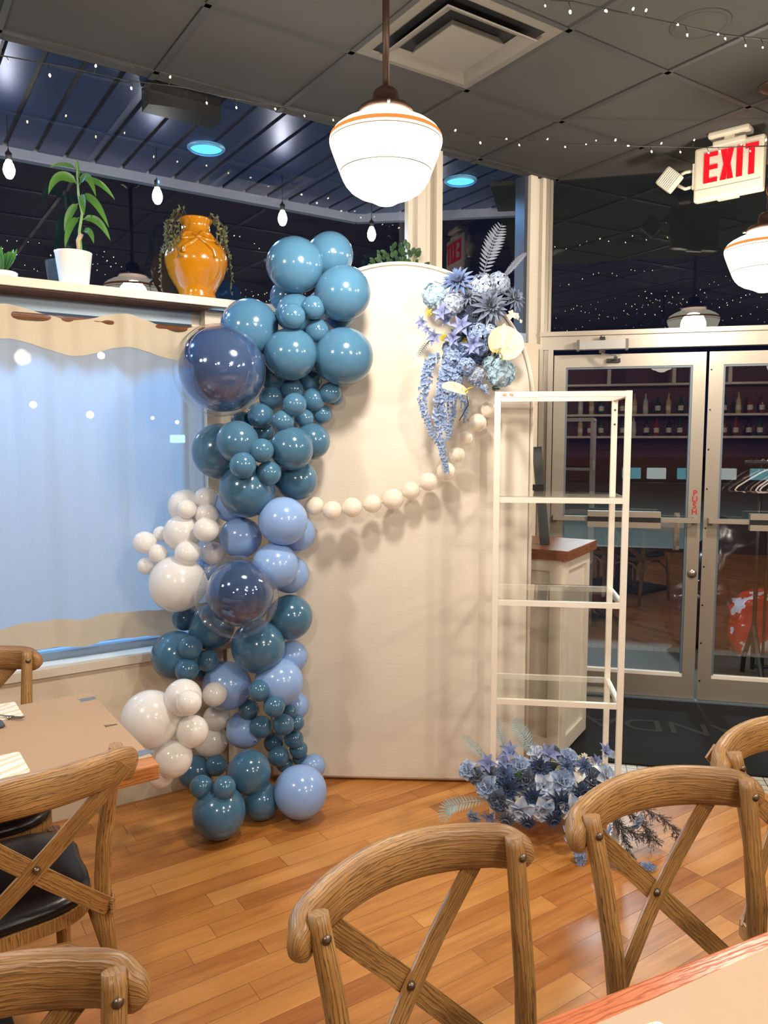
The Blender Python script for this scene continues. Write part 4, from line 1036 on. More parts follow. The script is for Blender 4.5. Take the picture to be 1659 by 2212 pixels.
def sheet(name, poly, z, mat, label, cat, th=.0012, group=None):
    mb = MB(); a = sum((poly[i][0] * poly[(i + 1) % len(poly)][1] - poly[(i + 1) % len(poly)][0] * poly[i][1]) for i in range(len(poly)))
    mb.poly(poly if a > 0 else poly[::-1], z, z + th); return tag(recenter(mb.build(name, mat)), label, cat, group)
def on(c, a, b): p = c + ww * a + (-nn) * b; return (p.x, p.y)
sheet('kraft_paper_sheet', [on(near, .0, .055), on(near, 1.25, .055), on(near, 1.25, TD + .003), on(near, .0, TD + .003)], .7505, m_kraft, 'brown kraft paper covering the left table', 'table paper')
def tape(px, py, L, w_, ang, label):
    p = onz(px, py, .7525); rt = random.Random(int(px)); d = Vector((math.cos(ang), math.sin(ang), 0)); e = Vector((-d.y, d.x, 0)); P = []
    for i in range(9): P.append(p + d * (L * (i / 8 - .5)) + e * (w_ / 2 + rt.uniform(-.003, .003)))
    for i in range(5): P.append(p + d * (L / 2 + rt.uniform(-.012, .008)) + e * (w_ / 2 - w_ * (i + .5) / 5))
    for i in range(9): P.append(p + d * (L * (.5 - i / 8)) - e * (w_ / 2 + rt.uniform(-.003, .003)))
    for i in range(5): P.append(p - d * (L / 2 + rt.uniform(-.012, .008)) - e * (w_ / 2 - w_ * (i + .5) / 5))
    sheet('duct_tape_strip', [(q.x, q.y) for q in P], .7519, m_tape, label, 'tape', .0006, 'tape strips on the left table')
tape(189, 1510, .055, .03, math.atan2(ww.y, ww.x), 'torn grey tape strip at the far corner of the brown paper')
tape(300, 1628, .075, .035, math.atan2(ww.y, ww.x), 'torn grey tape strip at the near corner of the brown paper, beside the balloons')
# printed arrow mark on the paper
P0 = onz(240, 1568, .753); mb = MB()
a_ = [P0 + Vector((-.022, 0.004, 0)), P0 + Vector((.014, .014, 0)), P0 + Vector((-.014, -.008, 0))]
mb.beam(a_[0], a_[1], .002, .0004); mb.beam(a_[1], a_[2], .002, .0004); mb.beam(a_[0] + Vector((0.006, -.003, 0)), a_[2] + Vector((0, .003, 0)), .0015, .0004)
tag(recenter(mb.build('printed_mark', m_black)), 'small black printed A-shaped mark on the brown paper', 'printed mark')

def menu_mat():
    t = NT('marbled_menu_print'); v = t.coord('UV')
    w_ = t.n('ShaderNodeTexWave', {'Vector': t.mapping(v, (1, 1, 1), (0, 0, .5)), 'Scale': 9.0, 'Distortion': 5.0, 'Detail': 2.0, 'Detail Scale': 1.2}).outputs['Fac']
    return t.end(t.bsdf(color=t.ramp(w_, [(0, srgb(236, 234, 230)), (.62, srgb(244, 240, 232)), (.8, srgb(238, 206, 150)), (.92, srgb(214, 180, 120)), (1, srgb(240, 232, 215))]), rough=.4))
m_menu = menu_mat()
def quad_px(pts, z): return [tuple(onz(x, y, z)[:2]) for x, y in pts]
def rounded(poly, k=.12):
    out_ = []; n = len(poly)
    for i in range(n):
        p = Vector(poly[i]); a = Vector(poly[i - 1]); b = Vector(poly[(i + 1) % n]); r_ = .012
        d1_ = (a - p).normalized() * r_; d2_ = (b - p).normalized() * r_
        for q in range(5):
            u = q / 4; out_.append(tuple((p + d1_) * (1 - u) ** 2 + p * 2 * u * (1 - u) + (p + d2_) * u * u))
    return out_
MA, MBB = .30, .16
def menu(c0, ua, label):
    """c0: one corner; ua: angle of long side"""
    d = Vector((math.cos(ua), math.sin(ua))); e = Vector((-d.y, d.x)); c0 = Vector(c0)
    sheet('paper_menu', rounded([tuple(c0), tuple(c0 + d * MA), tuple(c0 + d * MA + e * MBB), tuple(c0 + e * MBB)]), .7522, m_menu, label, 'menu', .0012, 'paper menus')
wa_ = math.atan2(ww.y, ww.x)
c1 = onz(32, 1516, .752); menu((c1.x, c1.y), wa_, 'marbled paper menu at the far side of the left table, under the cutlery')
c2 = onz(42, 1624, .752); c2 = Vector((c2.x, c2.y, 0)) - nn * .0
menu((c2.x, c2.y), wa_ , 'marbled paper menu at the near side of the left table, behind the chair rail')
# cutlery on the far menu
def fork(loc, ang, label):
    r = thing('fork', label, 'fork', loc, ang)
    mb = MB(); mb.sweep([(-.11, 0, .003), (-.06, 0, .004), (0, 0, .007), (.02, 0, .006), (.035, 0, .003)], [(-.006, -.001), (.006, -.001), (.006, .001), (-.006, .001)], (0, 0, 1), [1.2, .8, .5, .8, 2.0]); mb.build('handle', m_steel, r)
    for k in range(4): mb = MB(); mb.beam((.034, -.009 + .006 * k, .003), (.078, -.0085 + .0057 * k, .006), .0025, .0014); mb.build('tine', m_steel, r)
p = onz(4, 1548, .756); fork((p.x, p.y, .7535), -.25, 'steel fork lying on the far marbled menu')
p = onz(0, 1566, .756); kn = thing('knife', 'dark handled knife lying beside the fork on the left table', 'knife', (p.x, p.y, .7535), -.9)
MB().box((0.0, 0, .006), (.05, .02, .01), bev=.004).build('handle', M_('blue_grey_handle', srgb(70, 80, 96), .35), kn); mb = MB(); mb.box((-.09, 0, .004), (.13, .016, .002)); mb.build('blade', m_steel, kn)

# right hand table
E0 = Vector((.24, 1.055, 0)); E1 = Vector((.669, 1.259, 0)); ue = (E1 - E0).normalized(); ve = Vector((ue.y, -ue.x, 0))
rt_t, rcn = table(E0 - ue * .35, ue, ve, 1.75, .72, .75, .042, m_redwood, 'wooden table covered with pale brown paper in the bottom right corner', 0)
q0 = E0 - ue * .35
def on2(a, b): p = q0 + ue * a + ve * b; return (p.x, p.y)
sheet('kraft_paper_sheet', [on2(0.02, .045), on2(.5, .040), on2(.9, .030), on2(1.73, .035), on2(1.73, .70), on2(0.02, .70)], .7506, m_kraft2, 'pale brown kraft paper covering the right hand table', 'table paper')
c3 = onz(1392, 2190, .752); d3 = Vector((math.cos(math.atan2(ue.y, ue.x)), math.sin(math.atan2(ue.y, ue.x))))
cc3 = Vector((c3.x, c3.y)) - d3 * .16
e3 = Vector((d3.y, -d3.x)); sheet('paper_menu', rounded([tuple(cc3 + d3 * .17 + e3 * .02), tuple(cc3), tuple(cc3 + e3 * .3), tuple(cc3 + d3 * .17 + e3 * .3)][::-1]), .7522, m_menu, 'marbled paper menu on the right hand table at the bottom edge', 'menu', .0012, 'paper menus')

# ================================================================ white shelf unit with glass shelves
sa = rad(-8); su = Vector((math.cos(sa), math.sin(sa), 0)); sv = Vector((-su.y, su.x, 0))
SR = Vector((.934, 2.898, 0)); SW, SDp, SH = .512, .355, 1.79
su_t = thing('shelf_unit', 'tall white metal shelf unit with clear glass shelves, in front of the arch', 'shelf unit', SR - su * (SW / 2) + sv * (SDp / 2), sa)
def sl(a, b, z): return Vector((-SW / 2 + a, -SDp / 2 + b, z))
tw = .023
for a, b, nm in ((0, 0, 'post'), (SW, 0, 'post'), (0, SDp, 'post'), (SW, SDp, 'post')):
    MB().box(sl(a + (tw / 2 if a == 0 else -tw / 2), b + (tw / 2 if b == 0 else -tw / 2), SH / 2), (tw, tw, SH), bev=.0015).build(nm, m_white, su_t)
zs = [.16, .565, .965, 1.372, SH - tw / 2]
for k, z in enumerate(zs):
    mb = MB(); h = .021
    for b in (tw / 2, SDp - tw / 2): mb.box(sl(SW / 2, b, z), (SW - 2 * tw, tw * .8, h))
    for a in (tw / 2, SW - tw / 2): mb.box(sl(a, SDp / 2, z), (tw * .8, SDp - 2 * tw, h))
    f = mb.build('shelf_frame', m_white, su_t)
    if k == 0: MB().box(sl(SW / 2, SDp / 2, z + .008), (SW - 2 * tw - .002, SDp - 2 * tw - .002, .012)).build('bottom_shelf', m_white, su_t)
    elif k < 4: MB().box(sl(SW / 2, SDp / 2, z + h / 2 + .0028), (SW - .03, SDp - .01, .005)).build('glass_shelf', m_shelfglass, su_t)
mb = MB()
for b in (SDp - .004,):
    for s in (0, 1):
        for z0_, z1_ in ((zs[0], zs[1]), (zs[2], zs[3])): mb.beam(sl(tw if (s == 0) else SW - tw, b, z0_ + .02), sl(SW / 2, b, (z0_ + z1_) / 2), .002, .001)
for z in (SH - .06, 1.33): mb.lathe([(0, 0), (.004, 0), (.004, .003), (0, .003)], 8, Matrix.Translation(sl(SW - .0115, SDp - tw - .001, z)) @ Matrix.Rotation(PI / 2, 4, 'X'))
# (thin bracing left out: only the two bolt heads are kept)
mb = MB()
for z in (SH - .06, SH - .12): 
    mb = MB(); mb.lathe([(0, .003), (.004, .002), (.0045, 0)][::-1], 10, Matrix.Translation(sl(SW - .0115, SDp - tw, z)) @ look((0, -1, 0)), cap=False); mb.build('bolt', m_rivet, su_t)
# bits of leftover sticker on the top rail
for a_s in (.035, .062): MB().box(sl(a_s, -.0004, SH - .011), (.014, .001, .008)).build('sticker_scrap', M_('sticker_brown', srgb(186, 158, 134), .6, bump=.3), su_t)

# ================================================================ host stand behind the arch
pc = Vector((.895, 3.70, 0)); pd = thing('host_stand', 'white panelled host stand with a thick walnut top behind the arch', 'host stand', (pc.x, pc.y, 0), rad(59))
# local x runs away from the camera along the right side, local y to the left
MB().box((.21, .24, .525), (.42, .44, 1.05 - .05)).build('cabinet', m_whitepaint, pd)
mb = MB()
for y0 in (0.02, .46): pass
def frame_face(mb, o, ax, w0, h0, h1):
    """raised stiles and rails on a face"""
    st = .06
    for a, b, c, d_ in ((0, st, h0, h1), (w0 - st, w0, h0, h1), (st, w0 - st, h0, h0 + st * 1.3), (st, w0 - st, h1 - st, h1)):
        p = o + ax * ((a + b) / 2); nrm = Vector((ax.y, -ax.x, 0)) 
        mb.quadbox([o + ax * q + nrm * e + Vector((0, 0, z)) for z in (c, d_) for q, e in ((a, .014), (b, .014), (b, 0), (a, 0))])
frame_face(mb, Vector((0, .02, 0)), Vector((1, 0, 0)), .42, .03, 1.02); mb.build('right_side_trim', m_whitepaint, pd)
mb = MB(); frame_face(mb, Vector((0, .46, 0)), Vector((0, -1, 0)), .44, .03, 1.02); mb.build('front_trim', m_whitepaint, pd)
MB().box((.21, .23, 1.045), (.50, .50, .05), bev=.004).build('walnut_top', m_butcher, pd)
es = thing('easel', 'black wooden easel standing on the walnut topped host stand beside the door', 'easel', pd.matrix_basis @ Vector((.2, .2, 1.07)), rad(0))
EE = Vector(es.location)
def et(px, py, dy=0): return at(px, py, 3.95 + dy)
eb = [et(1152, 966), et(1163, 966)]
mb = MB(); a, b = at(1160, 966, 3.98), Vector((at(1178, 1155, 3.9).x, 3.9, 1.07)); mb.beam(a, b, .045, .03, (0, 1, 0)); child(mb, 'leg', m_blackwood, es)
mb = MB(); a, b = at(1110, 966, 3.98), Vector((at(1098, 1155, 3.9).x, 3.9, 1.07)); mb.beam(a, b, .045, .03, (0, 1, 0)); child(mb, 'leg', m_blackwood, es)
mb = MB(); a, b = at(1095, 1056, 3.93), at(1174, 1056, 3.93); mb.beam(a, b, .02, .045, (0, 0, 1)); child(mb, 'tray', m_blackwood, es)
mb = MB(); a, b = at(1105, 970, 3.99), at(1162, 970, 3.99); mb.beam(a, b, .02, .02, (0, 0, 1)); child(mb, 'top_bar', m_blackwood, es)
# ================================================================ silk flowers
def petal_mat(name, col, edge=None, rough=0.6):
    t = NT(name); v = t.coord('UV'); sp = t.n('ShaderNodeSeparateXYZ', {0: v})
    nz = t.noise(t.coord('Object'), 30, 3)
    c = t.mix(sp.outputs[1], col, edge or tuple(min(1, x * 1.25 + .02) for x in col))
    c = t.mix(t.math('MULTIPLY', nz, .35), c, tuple(x * .7 for x in col))
    b = t.bsdf(color=c, rough=rough, sheen=.3); tl = t.n('ShaderNodeBsdfTranslucent', {'Color': c}).outputs[0]
    mx = t.n('ShaderNodeMixShader', {0: .2}); t.set(mx.inputs[1], b); t.set(mx.inputs[2], tl); return t.end(mx.outputs[0])
PC = {'sky': petal_mat('sky_petal', srgb(164, 190, 228), srgb(206, 220, 242)), 'ice': petal_mat('ice_petal', srgb(150, 190, 214), srgb(196, 216, 228)),
      'grey': petal_mat('blue_grey_petal', srgb(150, 166, 196), srgb(188, 200, 220)), 'slate': petal_mat('slate_petal', srgb(90, 104, 130), srgb(128, 140, 162)),
      'navy': petal_mat('navy_petal', srgb(44, 62, 104), srgb(72, 94, 140)), 'steel': petal_mat('steel_petal', srgb(86, 110, 160), srgb(124, 146, 190)),
      'lilac': petal_mat('lilac_petal', srgb(126, 138, 192), srgb(156, 168, 214)), 'white': petal_mat('cream_petal', srgb(232, 224, 206), srgb(244, 238, 226)),
      'pale': petal_mat('white_blue_petal', srgb(166, 192, 228), srgb(246, 246, 248)), 'wis': petal_mat('wisteria_petal', srgb(122, 150, 200), srgb(174, 194, 226)),
      'fern': petal_mat('teal_grey_frond', srgb(176, 208, 218), srgb(204, 228, 232)), 'fernd': petal_mat('slate_frond', srgb(96, 102, 118), srgb(122, 128, 142)),
      'yel': petal_mat('yellow_green_leaf', srgb(176, 166, 48), srgb(206, 190, 80)), 'green': petal_mat('dark_green_leaf', srgb(44, 72, 46), srgb(70, 100, 60)),
      'dark': petal_mat('dark_sprig', srgb(58, 52, 58), srgb(78, 72, 78)), 'base': M_('dark_foam', srgb(30, 40, 56), .9)}
def petal(mb, M, L, w, curl=0.4, cup=0.2, tip=0.5, nu=6, nv=4, wav=0.0, ph_=0.0, base=.25):
    """petal along +X lifting to +Z; tip 0 = round, 1 = pointed"""
    def f(u, v):
        s = v - .5; prof_ = (base + (1 - base) * math.sin(PI * min(1, u * 1.0) ** (0.9)) ) if tip > .5 else (base + (1 - base) * math.sin(PI * .5 * min(1, u * 1.5)))
        if tip > .5: wd = w * (math.sin(PI * (u * .93 + .07) ** .8)) * (1 if u < .97 else .3) + w * .06
        else: wd = w * prof_ * math.sqrt(max(0.02, 1 - max(0, (u - .55) / .45) ** 2))
        a = curl * u; x = L * (math.sin(a) / curl if abs(curl) > .01 else u); z = L * ((1 - math.cos(a)) / curl if abs(curl) > .01 else 0)
        return (x, s * wd, z + cup * wd * (s * s) * 4 * .5 + wav * L * math.sin(s * 9 + ph_) * u)
    mb.grid(f, nu, nv, M)
def RZ(a): return Matrix.Rotation(a, 4, 'Z')
def RY(a): return Matrix.Rotation(a, 4, 'Y')
def g_rose(rg):
    mb = MB(); k = 0
    for ring, (n, L, w, el, r0) in enumerate(((3, .42, .42, 82, .03), (4, .55, .55, 74, .08), (5, .72, .68, 60, .12), (5, .88, .8, 42, .14), (6, 1.0, .86, 20, .14))):
        for i in range(n):
            a = 2 * PI * i / n + ring * .7 + rg.uniform(-.1, .1)
            petal(mb, RZ(a) @ Matrix.Translation((r0, 0, -.1 - .05 * ring)) @ RY(-rad(el)), L, w * 1.15, -.75 if ring > 1 else .5, .9, .2, 5, 4, .03, k); k += 1
    return mb
def g_open(rg):
    mb = MB()
    for ring, (n, L, w, el) in enumerate(((3, .5, .5, 70), (5, .8, .7, 44), (6, 1.0, .85, 14))):
        for i in range(n): petal(mb, RZ(2 * PI * i / n + ring + rg.uniform(-.15, .15)) @ Matrix.Translation((.06, 0, -.05 * ring)) @ RY(-rad(el)), L, w, -.5, .7, .2, 6, 5, .08, i * 1.7)
    return mb
def g_dahlia(rg):
    mb = MB()
    for ring, (n, L, w, el) in enumerate(((8, .35, .16, 78), (10, .55, .2, 62), (12, .75, .24, 44), (13, .92, .27, 26), (13, 1.03, .28, 6))):
        for i in range(n): petal(mb, RZ(2 * PI * i / n + ring * .37 + rg.uniform(-.06, .06)) @ RY(-rad(el)), L, w, .35 if ring < 3 else -.3, .8, 1, 4, 2)
    return mb
def g_hyd(rg):
    mb = MB(); N = 34; ga = PI * (3 - math.sqrt(5))
    for i in range(N):
        z = 1 - 1.35 * i / N; r = math.sqrt(max(0, 1 - z * z)); d = Vector((r * math.cos(ga * i), r * math.sin(ga * i), z * .8))
        M = Matrix.Translation(d * .82) @ look(d + Vector((rg.uniform(-.25, .25), rg.uniform(-.25, .25), 0)), rg.uniform(0, 6))
        for k in range(4): petal(mb, M @ RZ(k * PI / 2) @ RY(-.45 if k % 2 else -.2), .34, .30, -.6, .3, .2, 3, 2, base=.3)
    return mb
def g_lily(rg):
    mb = MB()
    for i in range(6): petal(mb, RZ(PI * i / 3 + rg.uniform(-.1, .1)) @ RY(-rad(62 if i % 2 else 50)), 1.15, .55, -1.1, .8, 1, 7, 3)
    for i in range(4): mb.tube([(0, 0, 0), (.1 * math.cos(i * 1.6), .1 * math.sin(i * 1.6), .8)], .012, 4)
    return mb
def g_four(rg):
    mb = MB()
    for q in range(3):
        M = Matrix.Translation((rg.uniform(-.5, .5), rg.uniform(-.5, .5), rg.uniform(-.2, .2))) if q else Matrix.Identity(4)
        for k in range(4): petal(mb, M @ RZ(k * PI / 2 + q) @ RY(-.4), .6, .5, -.3, .4, .2, 3, 2)
    return mb
def g_leaf(rg):
    mb = MB()
    for k in range(3): petal(mb, RZ((k - 1) * .7) @ RY(-.4), 1.0 if k == 1 else .75, .5, -.5, .3, 1, 6, 4, .05, k)
    return mb
FG = {'rose': g_rose, 'open': g_open, 'dahlia': g_dahlia, 'hyd': g_hyd, 'lily': g_lily, 'four': g_four, 'leaf': g_leaf}
FN = {'rose': 'rose', 'open': 'open_blossom', 'dahlia': 'dahlia', 'hyd': 'hydrangea', 'lily': 'lily', 'four': 'small_blossom', 'leaf': 'leaf_cluster'}
CN = {'sky': 'light blue', 'ice': 'pale icy blue', 'grey': 'grey blue', 'slate': 'dark slate', 'navy': 'navy', 'steel': 'steel blue', 'lilac': 'lilac blue', 'white': 'cream', 'pale': 'white edged blue', 'yel': 'yellow green', 'green': 'dark green', 'wis': 'soft blue'}
fcache = {}
def flower(root, kind, colr, p, R, d, rg):
    key = (kind, colr)
    if key not in fcache: fcache[key] = FG[kind](random.Random(len(fcache))).mesh(FN[kind] + '_petals', PC[colr])
    o = bpy.data.objects.new(FN[kind], fcache[key]); COL.objects.link(o); o.parent = root
    o.matrix_local = Matrix.Translation(Vector(p) - Vector(root.location)) @ look(d, rg.uniform(0, 6.28)) @ Matrix.Diagonal((R, R, R, 1))
    o['label'] = '%s %s' % (CN[colr], FN[kind].replace('_', ' ')); return o
def fern(root, pts, W_, n, mat, nm='fern_frond', wf=.3, view=(0, -1, 0)):
    """frond through the given world points, leaflets both sides in the plane facing `view`"""
    P = [Vector(p) for p in pts]; mb = MB(); fine = []
    for i in range(n + 1):
        u = i / n * (len(P) - 1); k = min(int(u), len(P) - 2); fine.append(P[k].lerp(P[k + 1], u - k))
    for _ in range(3): fine = [fine[0]] + [(fine[i - 1] + fine[i] * 2 + fine[i + 1]) / 4 for i in range(1, n)] + [fine[-1]]
    mb.tube(fine, .0022, 5, (0, 1, 0), [1.2 - .9 * i / n for i in range(n + 1)])
    V = Vector(view)
    for i in range(1, n):
        d = (fine[i + 1] - fine[i - 1]).normalized(); s = d.cross(V).normalized(); L = W_ * (math.sin(PI * (0.12 + .86 * (1 - i / n) ** .9)) * .75 + .25 * (1 - i / n)) * (.45 if i < 2 else 1)
        for sg_ in (-1, 1):
            ax = (s * sg_ + d * .45 + V * .08 * math.sin(i * 2.3)).normalized(); nr = ax.cross(d).normalized() * sg_; yv = nr.cross(ax)
            M = Matrix.Translation(fine[i]) @ Matrix(((ax.x, yv.x, nr.x), (ax.y, yv.y, nr.y), (ax.z, yv.z, nr.z))).to_4x4()
            petal(mb, M, L, L * wf, .35, .2, 1, 4, 2)
    mb.v = [v - Vector(root.location) for v in mb.v]; return mb.build(nm, mat, root)
def strand(root, pts, W_, n, rg, mat, nm='wisteria_strand', taper=.35):
    P = [Vector(p) for p in pts]; mb = MB(); path = []
    for i in range(25):
        u = i / 24 * (len(P) - 1); k = min(int(u), len(P) - 2); path.append(P[k].lerp(P[k + 1], u - k))
    mb.tube(path, .0015, 5, (0, 1, 0))
    for i in range(n):
        u = i / (n - 1); q = path[min(24, int(u * 24))].lerp(path[min(24, int(u * 24) + 1)], (u * 24) % 1); s = W_ * (1 - (1 - taper) * u ** 1.3)
        for k in range(3):
            a = i * 2.4 + k * 2.09 + rg.uniform(-.3, .3); d = Vector((math.cos(a), -abs(math.sin(a)) * .9 - .1, rg.uniform(-.3, .3)))
            c = q + d * s * rg.uniform(.35, .85) ; M = Matrix.Translation(c) @ look(d + Vector((0, -.4, .2)), rg.uniform(0, 6))
            sz = s * rg.uniform(.8, 1.1)
            petal(mb, M @ RY(-.2), sz, sz * 1.0, -.9, .7, .2, 3, 3, base=.4); petal(mb, M @ RZ(PI) @ RY(-.5), sz * .9, sz * .9, -.7, .7, .2, 3, 3, base=.4)
            if k == 0: petal(mb, M @ RZ(PI / 2) @ RY(-.9), sz * .6, sz * .5, -.7, .7, .2, 3, 2)
    mb.v = [v - Vector(root.location) for v in mb.v]; return mb.build(nm, mat, root)
# ---- upper arrangement, tied to the shoulder of the arch
PX = 3.3 / FPX
ua_ = thing('flower_arrangement', 'hanging blue flower arrangement fixed to the upper right shoulder of the cream arch', 'flower arrangement', at(1030, 700, 3.34), 0, 'blue flower arrangements')
rg = random.Random(5)
MB().lathe([(0, -.17), (.06, -.14), (.09, -.05), (.085, .06), (.05, .13), (0, .15)][::1], 20, cap=False).build('dark_base', PC['base'], ua_)
UF = [('dahlia', 'slate', 992, 726, 24, -.03), ('hyd', 'wis', 972, 752, 18, -.04), ('leaf', 'green', 975, 765, 16, -.02), ('dahlia', 'navy', 1012, 690, 22, -.04), ('hyd', 'ice', 939, 637, 30, -.02), ('dahlia', 'steel', 991, 610, 40, -.03), ('hyd', 'grey', 978, 656, 27, -.06), ('hyd', 'grey', 1045, 618, 30, -.05), ('hyd', 'grey', 1078, 612, 27, -.03),
      ('dahlia', 'slate', 1059, 664, 40, -.09), ('dahlia', 'slate', 1109, 646, 30, -.03), ('dahlia', 'navy', 1026, 678, 30, -.05), ('dahlia', 'slate', 1010, 640, 24, -.05),
      ('four', 'white', 1104, 677, 14, -.08), ('four', 'white', 1114, 684, 10, -.07), ('four', 'white', 1088, 706, 8, -.1), ('four', 'white', 1126, 694, 6, -.06),
      ('lily', 'lilac', 915, 697, 17, -.05), ('lily', 'lilac', 941, 727, 20, -.08), ('lily', 'lilac', 957, 676, 22, -.08), ('lily', 'lilac', 968, 690, 18, -.05), ('lily', 'lilac', 1023, 742, 24, -.12), ('lily', 'lilac', 999, 703, 24, -.10), ('lily', 'lilac', 980, 730, 20, -.09), ('lily', 'lilac', 925, 712, 12, -.08),
      ('leaf', 'yel', 961, 736, 17, -.08), ('leaf', 'yel', 925, 681, 14, -.03), ('leaf', 'yel', 1002, 734, 12, -.06), ('leaf', 'green', 1057, 820, 20, -.03), ('leaf', 'green', 1000, 810, 22, -.02), ('leaf', 'green', 1066, 834, 14, -.04),
      ('hyd', 'wis', 1034, 722, 26, -.09), ('hyd', 'sky', 1058, 714, 15, -.1), ('open', 'wis', 1036, 748, 20, -.09), ('hyd', 'ice', 1083, 806, 34, -.06), ('hyd', 'ice', 1058, 786, 18, -.06),
      ('hyd', 'wis', 1007, 792, 22, -.08), ('hyd', 'wis', 978, 775, 24, -.06), ('dahlia', 'steel', 1022, 770, 26, -.05), ('dahlia', 'slate', 1045, 775, 20, -.04), ('hyd', 'grey', 1028, 812, 22, -.06), ('hyd', 'grey', 1047, 838, 10, -.05), ('open', 'wis', 995, 758, 18, -.07), ('hyd', 'steel', 1085, 765, 20, .0), ('hyd', 'wis', 985, 820, 18, -.05)]
ucen = at(1030, 710, 3.42)
for kd, cl, x, y, r, dy in UF:
    p = at(x, y, 3.33 + dy); d = (p - ucen); d = Vector((d.x * .8, -.16 - abs(dy), d.z * .8)); flower(ua_, kd, cl, p, r * PX * (1.0 if kd != 'leaf' else 1.3), d, rg)
def A3(l, Y, dY=0): return [at(x, y, Y + dY * i) for i, (x, y) in enumerate(l)]
fern(ua_, A3([(1041, 612), (1053, 560), (1068, 520), (1085, 483)], 3.30), .056, 18, PC['fernd'], wf=.24)
o = fern(ua_, A3([(1078, 608), (1100, 585), (1120, 562), (1138, 546)], 3.30), .018, 26, PC['fernd'], 'striped_feather', .5); o['label'] = 'striped grey feather'
fern(ua_, A3([(930, 734), (915, 752), (903, 772)], 3.31), .022, 11, PC['fernd'], 'small_frond', .22)
fern(ua_, A3([(1088, 600), (1108, 575), (1133, 548)], 3.34), .022, 14, PC['fernd'], 'small_frond', .3)
for pts_, w_, n_s in (([(937, 770), (925, 800), (918, 835), (912, 873), (922, 905), (932, 935), (948, 962)], .024, 26), ([(970, 780), (957, 825), (948, 870), (946, 915), (954, 965), (962, 1000), (966, 1022)], .026, 30), ([(986, 785), (980, 840), (977, 890), (972, 930), (966, 950)], .024, 22), ([(960, 800), (962, 860), (958, 900), (962, 930)], .024, 18), ([(999, 850), (1006, 885), (1003, 912)], .018, 9), ([(1028, 826), (1045, 840), (1056, 850)], .013, 7)):
    strand(ua_, A3(pts_, 3.27), w_, n_s, rg, PC['wis'])
# anthuriums
t = NT('anthurium_spathe'); spx = t.n('ShaderNodeSeparateXYZ', {0: t.coord('UV')}); m_anth = t.end(t.bsdf(color=t.ramp(spx.outputs[0], [(0, srgb(130, 152, 44)), (.22, srgb(170, 172, 96)), (.42, srgb(196, 188, 162)), (1, srgb(200, 192, 176))]), rough=.25, coat=.5, normal=t.bump(t.n('ShaderNodeTexWave', {'Vector': t.coord('UV'), 'Scale': 3.0, 'Distortion': 2.0}).outputs['Fac'], .5, .003)))
def anth(p, R, M, label):
    mb = MB()
    def f(u, v):
        a = (v - .5) * 2 * PI * .985; h = R * (.80 + .26 * math.cos(a)) * (1 - .55 * math.exp(-((abs(a) - PI) / .35) ** 2)); r = h * u
        return (r * math.cos(a) , r * math.sin(a) * 1.0, .10 * R * math.sin(6 * a) * u * (1 - u) * 1.2 + .28 * R * (u ** 2) * abs(math.sin(a)) - .15 * R * u)
    b = len(mb.v); NU, NV = 12, 48
    for i in range(NU + 1):
        for j in range(NV + 1): mb.v.append(Vector(f(i / NU, j / NV)))
    for i in range(NU):
        for j in range(NV):
            q = b + i * (NV + 1) + j
            def uvv(ii, jj): pt = mb.v[b + ii * (NV + 1) + jj]; return (max(0, min(1, .5 + pt.x / (2 * R))), jj / NV)
            mb.face([q, q + NV + 1, q + NV + 2, q + 1], [uvv(i, j), uvv(i + 1, j), uvv(i + 1, j + 1), uvv(i, j + 1)], True)
    o = mb.build('anthurium', m_anth, ua_); o.matrix_local = Matrix.Translation(Vector(p) - Vector(ua_.location)) @ M; o['label'] = label
    MB().tube([(-.25 * R, 0, .02 * R), (-.3 * R, 0, .25 * R), (-.52 * R, 0, .42 * R)], .05 * R, 8, (0, 1, 0), [.8, 1, .6]).build('spadix', PC['yel'], o)
    MB().tube([(-.35 * R, 0, -.02 * R), (-.7 * R, 0, -.6 * R), (-.6 * R, 0, -1.6 * R)], .03 * R, 6, (0, 1, 0)).build('flower_stem', PC['green'], o)
def axes(x, z):
    x = Vector(x).normalized(); z = Vector(z); z = (z - x * z.dot(x)).normalized(); y = z.cross(x); return Matrix(((x.x, y.x, z.x), (x.y, y.y, z.y), (x.z, y.z, z.z))).to_4x4()
anth(at(1086, 750, 3.14), 44 * PX, axes((.62, .1, .78), (.05, -.85, .25)), 'white and lime anthurium')
anth(at(996, 845, 3.14), 38 * PX, axes((-.95, -.2, .30), (.12, -.42, .9)), 'cream anthurium seen edge on')

